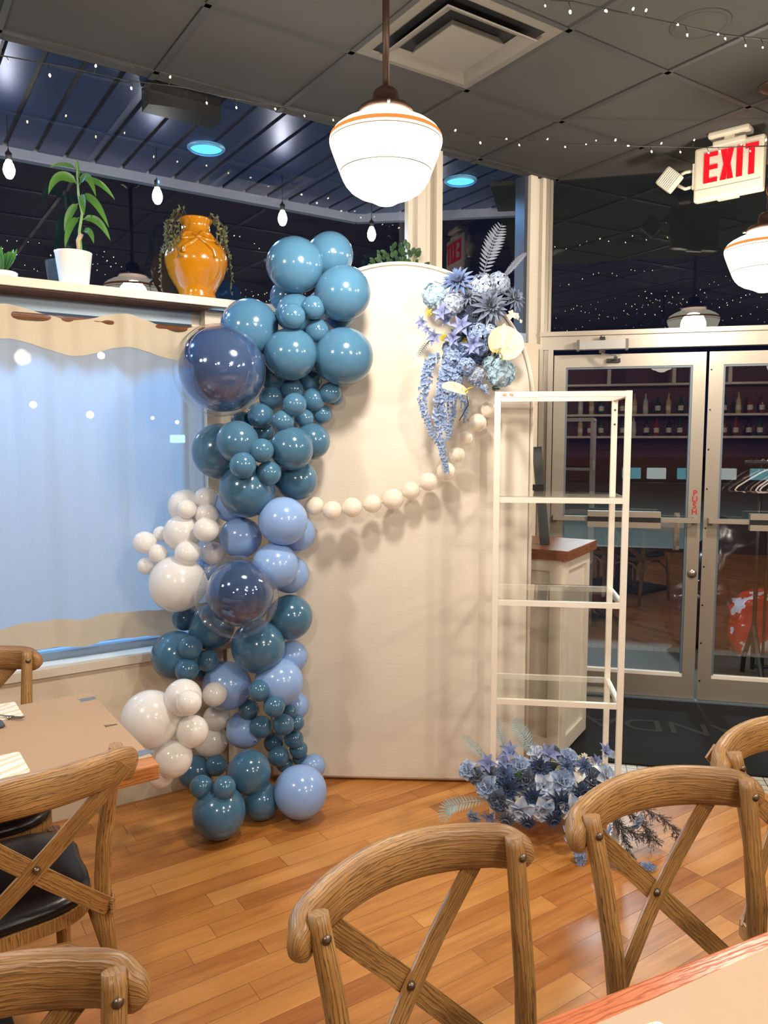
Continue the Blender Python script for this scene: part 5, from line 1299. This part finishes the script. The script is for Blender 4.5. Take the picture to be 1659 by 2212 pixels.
# ---- lower arrangement on the bottom shelf
la_ = thing('flower_arrangement', 'long low blue flower arrangement lying on the bottom of the white shelf unit', 'flower arrangement', at(1175, 1740, 2.95), 0, 'blue flower arrangements')
la_.location.z = .18
MB().lathe([(0, 0), (1, 0.02), (.96, .12), (.6, .2), (0, .22)], 24, Matrix.Translation((0, .12, 0)) @ Matrix.Diagonal((.15, .06, .4, 1)), cap=False).build('dark_base', PC['base'], la_)
LF = [('rose', 'sky', 1124, 1655, 21), ('rose', 'sky', 1218, 1687, 25), ('rose', 'sky', 1050, 1699, 23), ('rose', 'sky', 1009, 1662, 18), ('rose', 'grey', 1023, 1766, 15), ('rose', 'sky', 1230, 1636, 20), ('rose', 'grey', 1379, 1776, 17),
      ('rose', 'slate', 1137, 1684, 21), ('rose', 'slate', 1284, 1685, 23), ('rose', 'slate', 1077, 1731, 23), ('rose', 'slate', 1027, 1675, 16), ('rose', 'slate', 1196, 1624, 15),
      ('open', 'pale', 1175, 1700, 25), ('open', 'pale', 1122, 1750, 30), ('open', 'pale', 1173, 1750, 27), ('open', 'pale', 1237, 1744, 27), ('open', 'pale', 1310, 1676, 23), ('open', 'pale', 1298, 1712, 16), ('open', 'pale', 1160, 1628, 18), ('open', 'sky', 1330, 1700, 15),
      ('dahlia', 'navy', 1166, 1657, 24), ('dahlia', 'navy', 1099, 1702, 28), ('dahlia', 'navy', 1207, 1735, 30), ('dahlia', 'navy', 1254, 1714, 24), ('dahlia', 'steel', 1090, 1672, 24), ('dahlia', 'steel', 1225, 1655, 20), ('dahlia', 'navy', 1150, 1722, 24), ('dahlia', 'slate', 1062, 1675, 20), ('dahlia', 'steel', 1262, 1655, 20), ('dahlia', 'navy', 1195, 1768, 20), ('dahlia', 'navy', 1140, 1775, 18), ('dahlia', 'slate', 1095, 1768, 20), ('dahlia', 'slate', 1270, 1750, 22), ('dahlia', 'slate', 1235, 1770, 16),
      ('lily', 'lilac', 1102, 1628, 22), ('lily', 'lilac', 1055, 1652, 22), ('lily', 'lilac', 1186, 1632, 22), ('lily', 'lilac', 1306, 1626, 18), ('lily', 'lilac', 1062, 1760, 20), ('lily', 'lilac', 1286, 1645, 14), ('lily', 'lilac', 1090, 1648, 18),
      ('four', 'white', 1103, 1696, 9), ('four', 'white', 1142, 1708, 10), ('four', 'white', 1264, 1632, 9), ('four', 'white', 1274, 1645, 11), ('four', 'white', 1252, 1668, 10), ('four', 'white', 1117, 1724, 7), ('four', 'white', 1256, 1640, 9),
      ('leaf', 'yel', 1203, 1660, 17), ('leaf', 'yel', 1092, 1652, 14), ('leaf', 'yel', 1302, 1650, 13), ('leaf', 'green', 1115, 1682, 16), ('leaf', 'green', 1250, 1695, 18)]
lcen = at(1175, 1700, 3.08); PL = 2.95 / FPX
for kd, cl, x, y, r in LF:
    hgt = (1790 - y) / 170; Y = 2.81 + .20 * max(0, min(1, hgt)) ; 
    if x > 1345: Y = 2.86
    p = at(x, y, Y); d = Vector(((x - 1175) / 260, -.75, (1712 - y) / 110 + .15)); flower(la_, kd, cl, p, r * Y / FPX * (1.4 if kd == 'leaf' else 1.22), d, rg)
for l_, W__, n__ in (([(1051, 1645), (1028, 1615), (997, 1587)], .03, 18), ([(1092, 1620), (1082, 1590), (1070, 1550)], .03, 18), ([(1160, 1628), (1140, 1598), (1122, 1575), (1109, 1553)], .045, 18), ([(1180, 1628), (1150, 1612), (1122, 1608)], .035, 12), ([(1060, 1728), (1020, 1730), (985, 1735), (962, 1745), (958, 1778)], .048, 22), ([(1300, 1634), (1318, 1628), (1336, 1632)], .025, 11)):
    fern(la_, A3(l_, 2.93 if l_[0][1] > 1700 else 3.06), W__, n__, PC['fern'], wf=.2)
strand(la_, [at(1240, 1785, 2.80), at(1243, 1815, 2.78), at(1254, 1845, 2.77), at(1254, 1880, 2.76)], .034, 12, rg, PC['wis'])
fl = [onz(1318, 1846, .02), onz(1345, 1866, .02), onz(1372, 1872, .02), onz(1404, 1868, .02)]; strand(la_, [at(1300, 1790, 2.84), fl[0]] + fl[1:], .030, 16, rg, PC['wis'], taper=.7)
def sprig(pts_):
    P = [Vector(p) for p in pts_]; mb = MB(); r2 = random.Random(int(P[0].x * 9999)); n = 14
    path = [P[0].lerp(P[1], i / n) if len(P) == 2 else (P[0] * (1 - i / n) ** 2 + P[1] * 2 * (i / n) * (1 - i / n) + P[2] * (i / n) ** 2) for i in range(n + 1)]
    mb.tube(path, .0012, 4)
    for i in range(3, n + 1):
        for s in range(7):
            d = (Vector((r2.uniform(-1, 1), r2.uniform(-.6, .6), r2.uniform(-.8, .6))) + (path[i] - path[i - 1]).normalized() * .9).normalized(); L = .05 * r2.uniform(.5, 1); q = path[i] + d * L
            mb.tube([path[i], q], .0007, 3, cap=False)
            for k in range(7):
                b_ = path[i].lerp(q, .3 + .1 * k); d2_ = (d + Vector((r2.uniform(-1, 1), r2.uniform(-1, 1), r2.uniform(-1, 1)))).normalized(); mb.tube([b_, b_ + d2_ * .011], .0007, 3, cap=False)
    mb.v = [v - Vector(la_.location) for v in mb.v]; mb.build('dark_fern_sprig', PC['dark'], la_)
sprig([at(1320, 1745, 2.88), at(1345, 1790, 2.84), at(1362, 1862, 2.8)]); sprig([at(1330, 1740, 2.9), at(1385, 1770, 2.88), at(1412, 1812, 2.86)]); sprig([at(1340, 1735, 2.92), at(1430, 1745, 2.9), at(1468, 1808, 2.88)]); sprig([at(1300, 1750, 2.88), at(1352, 1800, 2.86), at(1395, 1805, 2.84)])

# ================================================================ plants and pots on the high shelf
SHZ = 2.226
def on_shelf(x, off=.09): 
    dx = (x - CXP) / FPX / ray(x, 580).y; Y = (-3.470 + off) / (.555 * dx - .832); return Vector((dx * Y, Y, SHZ))
m_potw = M_('white_glazed_pot', srgb(232, 226, 220), .2, coat=.6, var=.02)
m_leaf = petal_mat('bright_leaf', srgb(58, 104, 30), srgb(84, 132, 46), .4); m_leafd = petal_mat('ivy_leaf', srgb(46, 78, 40), srgb(80, 112, 62), .4)
m_stalk = M_('green_stalk', srgb(120, 150, 80), .5); m_soil = M_('potting_soil', srgb(52, 38, 28), .9, bump=.8)
p = on_shelf(160); pp = thing('potted_plant', 'slender leafy plant in a white tapered pot on the high shelf at the left', 'potted plant', p, 0)
MB().lathe([(.0, 0), (.052, 0), (.056, .006), (.072, .135), (.074, .142), (.068, .142), (.066, .12), (0, .12)], 40, cap=False).build('pot', m_potw, pp)
MB().lathe([(0.0, .124), (.066, .122)][::-1], 24, cap=False).build('soil', m_soil, pp)
D0 = p.y
def loc_(x, y, dy=0): return at(x, y, D0 + dy) - p
st_ = [loc_(175, 545), loc_(172, 500), loc_(178, 460), loc_(170, 420), loc_(168, 385), loc_(166, 352)]
MB().tube(st_, .006, 8, (0, 1, 0), [1.3, 1, .9, .8, .6, .4]).build('stalk', m_stalk, pp)
MB().tube([loc_(172, 545), loc_(170, 520), loc_(176, 505)], .010, 8, (0, 1, 0)).build('cut_cane', M_('cane', srgb(190, 160, 120), .6), pp)
def blade(root, a, b, c, w, mat, off=Vector((0, 0, 0)), nm='leaf'):
    a, b, c = [Vector(q) for q in (a, b, c)]; mb = MB(); N = 12
    def cv(u): return a * (1 - u) ** 2 + b * 2 * u * (1 - u) + c * u * u
    for i in range(N + 1):
        u = i / N; q = cv(u); d = (cv(min(1, u + .02)) - cv(max(0, u - .02))).normalized(); s = d.cross(Vector((0, -1, .15))).normalized(); wd = w * (math.sin(PI * (.12 + .88 * u)) ** .8 if u < 1 else 0.02) * (.35 if u < .15 else 1)
        n2 = s.cross(d); mb.v += [q - s * wd / 2 + n2 * wd * .18, q, q + s * wd / 2 + n2 * wd * .18]
    for i in range(N):
        for j in (0, 1): mb.face([i * 3 + j, i * 3 + j + 1, i * 3 + j + 4, i * 3 + j + 3], [(j / 2, i / N), ((j + 1) / 2, i / N), ((j + 1) / 2, (i + 1) / N), (j / 2, (i + 1) / N)], True)
    return mb.build(nm, mat, root)
for a, b, c, w, dy in (((170, 400), (125, 355), (105, 420), 26, -.02), ((170, 440), (150, 455), (140, 500), 22, 0), ((172, 470), (150, 480), (141, 535), 20, -.03), ((172, 385), (168, 365), (168, 342), 9, 0), ((172, 400), (190, 355), (208, 425), 20, -.04), ((176, 390), (215, 380), (249, 432), 16, .02), ((176, 425), (205, 415), (236, 492), 20, -.02), ((178, 475), (215, 460), (239, 520), 20, 0), ((180, 500), (198, 490), (203, 526), 16, -.03), ((165, 365), (140, 348), (107, 362), 12, .03), ((176, 420), (180, 430), (182, 465), 18, -.05)):
    blade(pp, loc_(*a), loc_(b[0], b[1], dy * .7), loc_(c[0], c[1], dy), .78 * w * D0 / FPX, m_leaf)
# yellow urn
p = on_shelf(425, .10); D0 = p.y
ur = thing('yellow_urn', 'yellow glazed urn with moulded bow and dry vines on the high shelf', 'urn', p, rad(0))
m_urn = M_('mustard_glaze', srgb(180, 116, 16), .16, coat=.8, var=.12, bscale=8)
k = D0 / FPX
up = [(0, 0), (38, 0), (40, 7), (37, 14), (44, 28), (56, 48), (64, 72), (65, 88), (59, 106), (46, 124), (33, 136), (29, 144), (30, 156), (35, 162), (35, 166), (30, 166), (27, 156), (27, 110), (0, 100)]
MB().lathe([(a * k, b * k) for a, b in up], 48, cap=False).build('urn_body', m_urn, ur)
def up_r(z):
    for (r0, z0), (r1, z1) in zip(up[1:], up[2:14]):
        if z0 * k <= z <= z1 * k: return (r0 + (r1 - r0) * (z - z0 * k) / max(1e-6, (z1 - z0) * k)) * k
    return 50 * k
fdir = (Vector((0, 0, 0)) - Vector((p.x, p.y, 0))).normalized(); fang = math.atan2(fdir.y, fdir.x)
def on_urn(da, z, e=.004): r = up_r(z) + e; a = fang + da; return Vector((r * math.cos(a), r * math.sin(a), z))
mb = MB(); c0 = on_urn(.10, 118 * k, .010); mb.lathe([(0, -.012), (.011, -.008), (.015, 0), (.011, .008), (0, .012)], 12, Matrix.Translation(c0), cap=False)
for pts_ in ([(.1, 118), (-.15, 130), (-.50, 128), (-.55, 116), (-.2, 116), (.1, 118)], [(.1, 118), (.35, 132), (.7, 128), (.75, 115), (.4, 114), (.1, 118)], [(.1, 118), (-.15, 104), (-.35, 96), (-.38, 84)], [(.1, 118), (.4, 104), (.55, 94), (.62, 78)]):
    P = [on_urn(a, z * k, .005) for a, z in pts_]; F = []
    for i in range(len(P) - 1): F += [P[i].lerp(P[i + 1], q / 4) for q in range(4)]
    F.append(P[-1]); mb.tube(F, .0075, 8, (0, 0, 1), [1 + .3 * math.sin(PI * i / (len(F) - 1)) for i in range(len(F))])
mb.build('moulded_bow', m_urn, ur)
m_vine = M_('dry_vine', srgb(78, 66, 40), .8); m_vl = petal_mat('dry_vine_leaf', srgb(84, 88, 44), srgb(118, 116, 66), .6)
r3 = random.Random(4)
for i in range(26):
    a = fang + r3.choice((-1, 1)) * r3.uniform(.5, 2.6) ; L = r3.uniform(.05, .16); 
    if i in (3, 9): a = fang + (1.35 if i == 3 else -1.45); L = .30
    P = [Vector((.03 * math.cos(a), .03 * math.sin(a), 150 * k)), Vector((44 * k * math.cos(a), 44 * k * math.sin(a), 168 * k + r3.uniform(0, .02)))]
    z = 150 * k; zend = z - L; q = 0
    while z > zend and q < 30:
        rr = max(up_r(max(z, 0.001)) if z > 0 else 70 * k, 55 * k if z > 80 * k else 66 * k) + .006 + r3.uniform(0, .01); aa = a + r3.uniform(-.06, .06); P.append(Vector((rr * math.cos(aa), rr * math.sin(aa), max(z, -.06 if i in (3, 9) and math.cos(aa - fang) > .3 else .004)))); z -= .022; q += 1
    mb = MB(); mb.tube(P, .0016, 5, (.3, .2, 1)); mb.build('vine', m_vine, ur); mb = MB()
    for q in range(1, len(P)):
        for s in range(2):
            M = Matrix.Translation(P[q]) @ look(Vector((P[q].x, P[q].y, r3.uniform(-.01, .03))) + Vector((r3.uniform(-.02, .02), r3.uniform(-.02, .02), 0)), r3.uniform(0, 6)); petal(mb, M @ RY(-.3), r3.uniform(.010, .022), .010, .6, .3, 1, 4, 2)
    mb.build('vine_leaves', m_vl, ur)
# succulent at far left
p = on_shelf(6); D0 = p.y; sc_ = thing('succulent', 'small green leafy plant on the high shelf at the left picture edge', 'potted plant', p, 0)
MB().lathe([(0, 0), (.05, 0), (.055, .03), (.05, .034), (0, .03)], 24, cap=False).build('low_pot', m_potw, sc_)
for i in range(14):
    a = i * 2.4; r = .05 + .004 * (i % 4); blade(sc_, (0, 0, .03), (r * .6 * math.cos(a), r * .6 * math.sin(a), .07 + .012 * (i % 3)), (r * math.cos(a), r * math.sin(a), .09 + .015 * (i % 4)), .022, m_leaf)
# bushy plant behind the arch
p = on_shelf(862, .09); D0 = p.y; bp_ = thing('potted_plant', 'bushy dark green plant showing above the top of the cream arch', 'potted plant', p, 0)
MB().lathe([(0, 0), (.05, 0), (.068, .17), (.062, .17), (0, .16)], 24, cap=False).build('pot', M_('brown_pot', srgb(96, 66, 48), .5), bp_)
r4 = random.Random(8)
for i in range(110):
    a = r4.uniform(0, 6.28); h = r4.uniform(.20, .40); r = r4.uniform(.03, .15); q = Vector((r * math.cos(a) * 1.1, r * math.sin(a) * .35, h * (1 - .25 * (r / .13) ** 2)))
    if h > .18: q.x -= .0
    d = Vector((q.x * 3 + r4.uniform(-.2, .2), -.25 + r4.uniform(-.2, .2), .2 + r4.uniform(-.1, .3))).normalized(); L = r4.uniform(.03, .045)
    blade(bp_, q, q + d * L * .6 + Vector((0, 0, .008)), q + d * L, L * .62, m_leafd)
for i in range(9):
    a = i * .7; MB().tube([(0, 0, .15), (.05 * math.cos(a), .03 * math.sin(a), .25), (.11 * math.cos(a), .04 * math.sin(a), .33)], .002, 5).build('stem', m_stalk, bp_)
# ================================================================ things in the lobby beyond the right door
def LB(x, y, dpt):
    """world point seen at (x, y), dpt metres beyond the door plane"""
    r = ray(x, y); o = Vector((0, 0, EYE)); k = ((Vector((1.92, 4.59, 0)) - o).dot(no) + dpt) / r.dot(no); return o + r * k
rk = LB(1622, 1515, .45); rack = thing('coat_rack', 'black metal garment rack standing behind the right glass door', 'coat rack', (rk.x, rk.y, 0), DA)
RH = 1.46
MB().tube([(0, 0, .1), (0, 0, RH)], .014, 12, (0, 1, 0)).build('upright', m_black, rack)
MB().tube([(.06, 0, .1), (.06, 0, RH)], .010, 12, (0, 1, 0)).build('upright', m_black, rack)
MB().tube([(1.1, 0, .1), (1.1, 0, RH)], .014, 12, (0, 1, 0)).build('upright', m_black, rack)
MB().tube([(-.1, 0, RH), (1.1, 0, RH)], .014, 12).build('hanging_rail', m_black, rack)
for x_ in (0, 1.1): MB().tube([(x_, -.28, .0), (x_, -.25, .12), (x_, -.1, .28), (x_, 0, .40), (x_, .1, .28), (x_, .25, .12), (x_, .28, 0)], .016, 10, (1, 0, 0)).build('arched_foot', m_black, rack)
MB().tube([(0, 0, .12), (1.1, 0, .12)], .012, 10).build('lower_rail', m_black, rack)
r5 = random.Random(2)
hm = [M_('white_hanger', srgb(206, 200, 196), .4), M_('black_hanger', srgb(26, 24, 26), .4), M_('brown_hanger', srgb(120, 96, 90), .4)]
for i in range(12):
    cidx = [1, 1, 2, 0, 1, 2, 0, 0, 2, 0, 1, 0][i]
    cn = ['white', 'black', 'brown'][cidx]
    hp = rack.matrix_basis @ Vector((-.06 + .035 * i, 0, RH + .014)); h = thing('clothes_hanger', ['white', 'black', 'brown'][cidx] + ' plastic hanger, number %s from the left on the garment rack' % ['one', 'two', 'three', 'four', 'five', 'six', 'seven', 'eight', 'nine', 'ten', 'eleven', 'twelve'][i], 'hanger', hp, DA + rad(24) + r5.uniform(-.12, .12), 'hangers on the garment rack')
    MB().tube([(.012 * math.cos(a) , 0, -.004 + .014 * math.sin(a)) for a in [rad(-20 + 20 * q) for q in range(11)]] + [(0, 0, -.035), (0, 0, -.055)], .003, 6, (0, 1, 0)).build('hook', hm[cidx], h)
    tr = [(0, 0, -.055), (-.05, 0, -.075), (-.14, 0, -.125), (-.205, 0, -.165), (-.222, 0, -.185), (-.205, 0, -.20), (0, 0, -.203), (.205, 0, -.20), (.222, 0, -.185), (.205, 0, -.165), (.14, 0, -.125), (.05, 0, -.075), (0, 0, -.055)]
    MB().tube(tr, .0055, 8, (0, 1, 0)).build('triangle', hm[cidx], h)
def sack(nm, label, cat, loc, dims, mat, seed, rz=0):
    r = random.Random(seed); bm = bmesh.new(); bmesh.ops.create_icosphere(bm, subdivisions=4, radius=1)
    from mathutils import noise as mn
    for v in bm.verts:
        c = v.co.copy(); n_ = mn.noise(c * 1.6 + Vector((seed, 0, 0))) * .28 + mn.noise(c * 4 + Vector((0, seed, 0))) * .12 + mn.noise(c * 9) * .04
        c *= 1 + n_; sg_ = lambda a: math.copysign(abs(a) ** .75, a)
        v.co = Vector((sg_(c.x) * dims[0] / 2, sg_(c.y) * dims[1] / 2, max(0, (sg_(c.z) + .85) * dims[2] / 2)))
    mb = MB(); mb.addbm(bm, None, True); bm.free(); o = mb.build(nm, mat); o.location = loc; o.rotation_euler = (0, 0, rz); return tag(o, label, cat)
b1_ = LB(1628, 1380, 1.3)
t = NT('red_white_plastic'); v = t.coord('Object'); nz = t.noise(t.mapping(v, (3, 3, 4)), 1.0, 3, .6); m_rw = t.end(t.bsdf(color=t.ramp(nz, [(.0, srgb(170, 36, 24)), (.46, srgb(190, 44, 28)), (.5, srgb(206, 202, 200)), (.6, srgb(190, 190, 194)), (.66, srgb(60, 20, 20))], 'CONSTANT'), rough=.25, normal=t.bump(t.noise(v, 14, 4), .6, .01)))
sack('shopping_bag', 'crumpled red and white plastic bag on the floor behind the right glass door', 'bag', (b1_.x, b1_.y, .0), (.44, .34, .5), m_rw, 3)
m_darkbag = M_('dark_red_plastic', srgb(58, 30, 34), .25, bump=.8, bscale=9)
b2_ = LB(1515, 1385, 1.4); sack('shopping_bag', 'dark maroon plastic sack behind the right glass door, left of the red and white bag', 'bag', (b2_.x, b2_.y, 0), (.52, .4, .55), m_darkbag, 7)
b3_ = LB(1590, 1200, 1.6); sack('garbage_bag', 'dark plastic wrapped bundle at the back of the lobby, below the hangers', 'bag', (b3_.x, b3_.y, 0), (.7, .4, 1.05), M_('charcoal_plastic', srgb(34, 34, 40), .22, bump=.8, bscale=7), 12)
# stacked bags support: low crate
lamp('POINT', 'lobby_light', (3.6, 5.6, 2.9), 12, (1, .9, .8), .1)

# ================================================================ bar at the far end of the room, seen only as reflections
def mirror(x, y, depth):
    """point that shows, mirrored in the door glass, at pixel (x, y) when its image lies `depth` m beyond the door"""
    p = LB(x, y, depth); return p - no * (2 * depth)
bc = mirror(1450, 960, 7.0); bar = thing('back_bar', 'dark wooden back bar with bottle shelves across the room, mirrored in the door glass', 'bar', (bc.x, bc.y, 0), DA)
m_barw = M_('bar_wood', srgb(84, 52, 40), .5); m_pale = M_('shelf_edge_paint', srgb(214, 200, 180), .5)
MB().box((0.3, -.25, 1.35), (3.6, .05, 2.7)).build('back_panel', M_('bar_red_brown', srgb(96, 50, 40), .6), bar)
MB().box((0.3, .06, .5), (3.6, .5, 1.0)).build('counter', m_barw, bar)
for z in (1.66, 1.98, 2.42): MB().box((0.3, .0, z), (3.6, .26, .03)).build('shelf_board', m_pale, bar)
for x_ in (-.9, .0, .75, 1.5): MB().box((x_, -.0, 2.56), (.05, .2, .28)).build('divider', m_pale, bar)
m_cool = emis('cooler_glow', (.35, .9, 1.0), 0.8); m_cool2 = emis('cooler_glow_white', (.9, 1, .95), 1.2)
cz = [(-.55, m_cool), (-.2, m_cool2), (.22, m_cool), (.75, m_cool2), (1.2, m_cool)]
for i, (x_, m_) in enumerate(cz):
    c_ = bar.matrix_basis @ Vector((x_, .1, 1.05)); s_o = MB().box((0, 0, .13), (.26, .1, .16), bev=.01).build('lit_screen', m_, None); s_o.location = c_ - Vector((0, 0, .05)); s_o.rotation_euler = (0, 0, DA)
    tag(s_o, '%s glowing till screen on the bar across the room' % ['leftmost', 'second', 'middle', 'fourth', 'rightmost'][i], 'screen', 'lit screens on the bar')
bcol = [srgb(40, 70, 40), srgb(120, 60, 20), srgb(190, 190, 190), srgb(150, 30, 26), srgb(30, 30, 36), srgb(200, 170, 110)]
bms = []
ORD = ['number %s from its end' % w for w in 'one two three four five six seven eight nine ten eleven twelve thirteen fourteen fifteen sixteen seventeen eighteen nineteen twenty twenty-one twenty-two'.split()]
for i, c in enumerate(bcol):
    mb = MB(); h = .26 + .02 * (i % 3); mb.lathe([(0, 0), (.035, 0), (.037, .01), (.037, h * .58), (.03, h * .68), (.013, h * .76), (.012, h), (0, h)], 14, cap=False); bms.append(mb.mesh('bottle_glass', M_('bottle_%d' % i, c, .08, coat=.5)))
lbm = MB().lathe([(.038, .05), (.038, .12)], 14, cap=False).mesh('bottle_label', m_pale)
for row, z in enumerate((1.675, 1.995)):
    bn = ['green', 'amber', 'clear', 'red', 'black', 'golden']
    for i in range(22):
        x_ = -1.3 + .155 * i + rc.uniform(-.02, .02); ci = rc.randrange(6); q = bar.matrix_basis @ Vector((x_, .03, z)); o = bpy.data.objects.new('bottle', bms[ci]); COL.objects.link(o); o.location = q
        tag(o, '%s bottle on the %s shelf of the far bar, %s' % (bn[ci], 'lower' if row == 0 else 'upper', ORD[i]), 'bottle', 'bottles on the %s bar shelf' % ('lower' if row == 0 else 'upper'))
        l_ = bpy.data.objects.new('bottle_label', lbm); COL.objects.link(l_); l_.parent = o
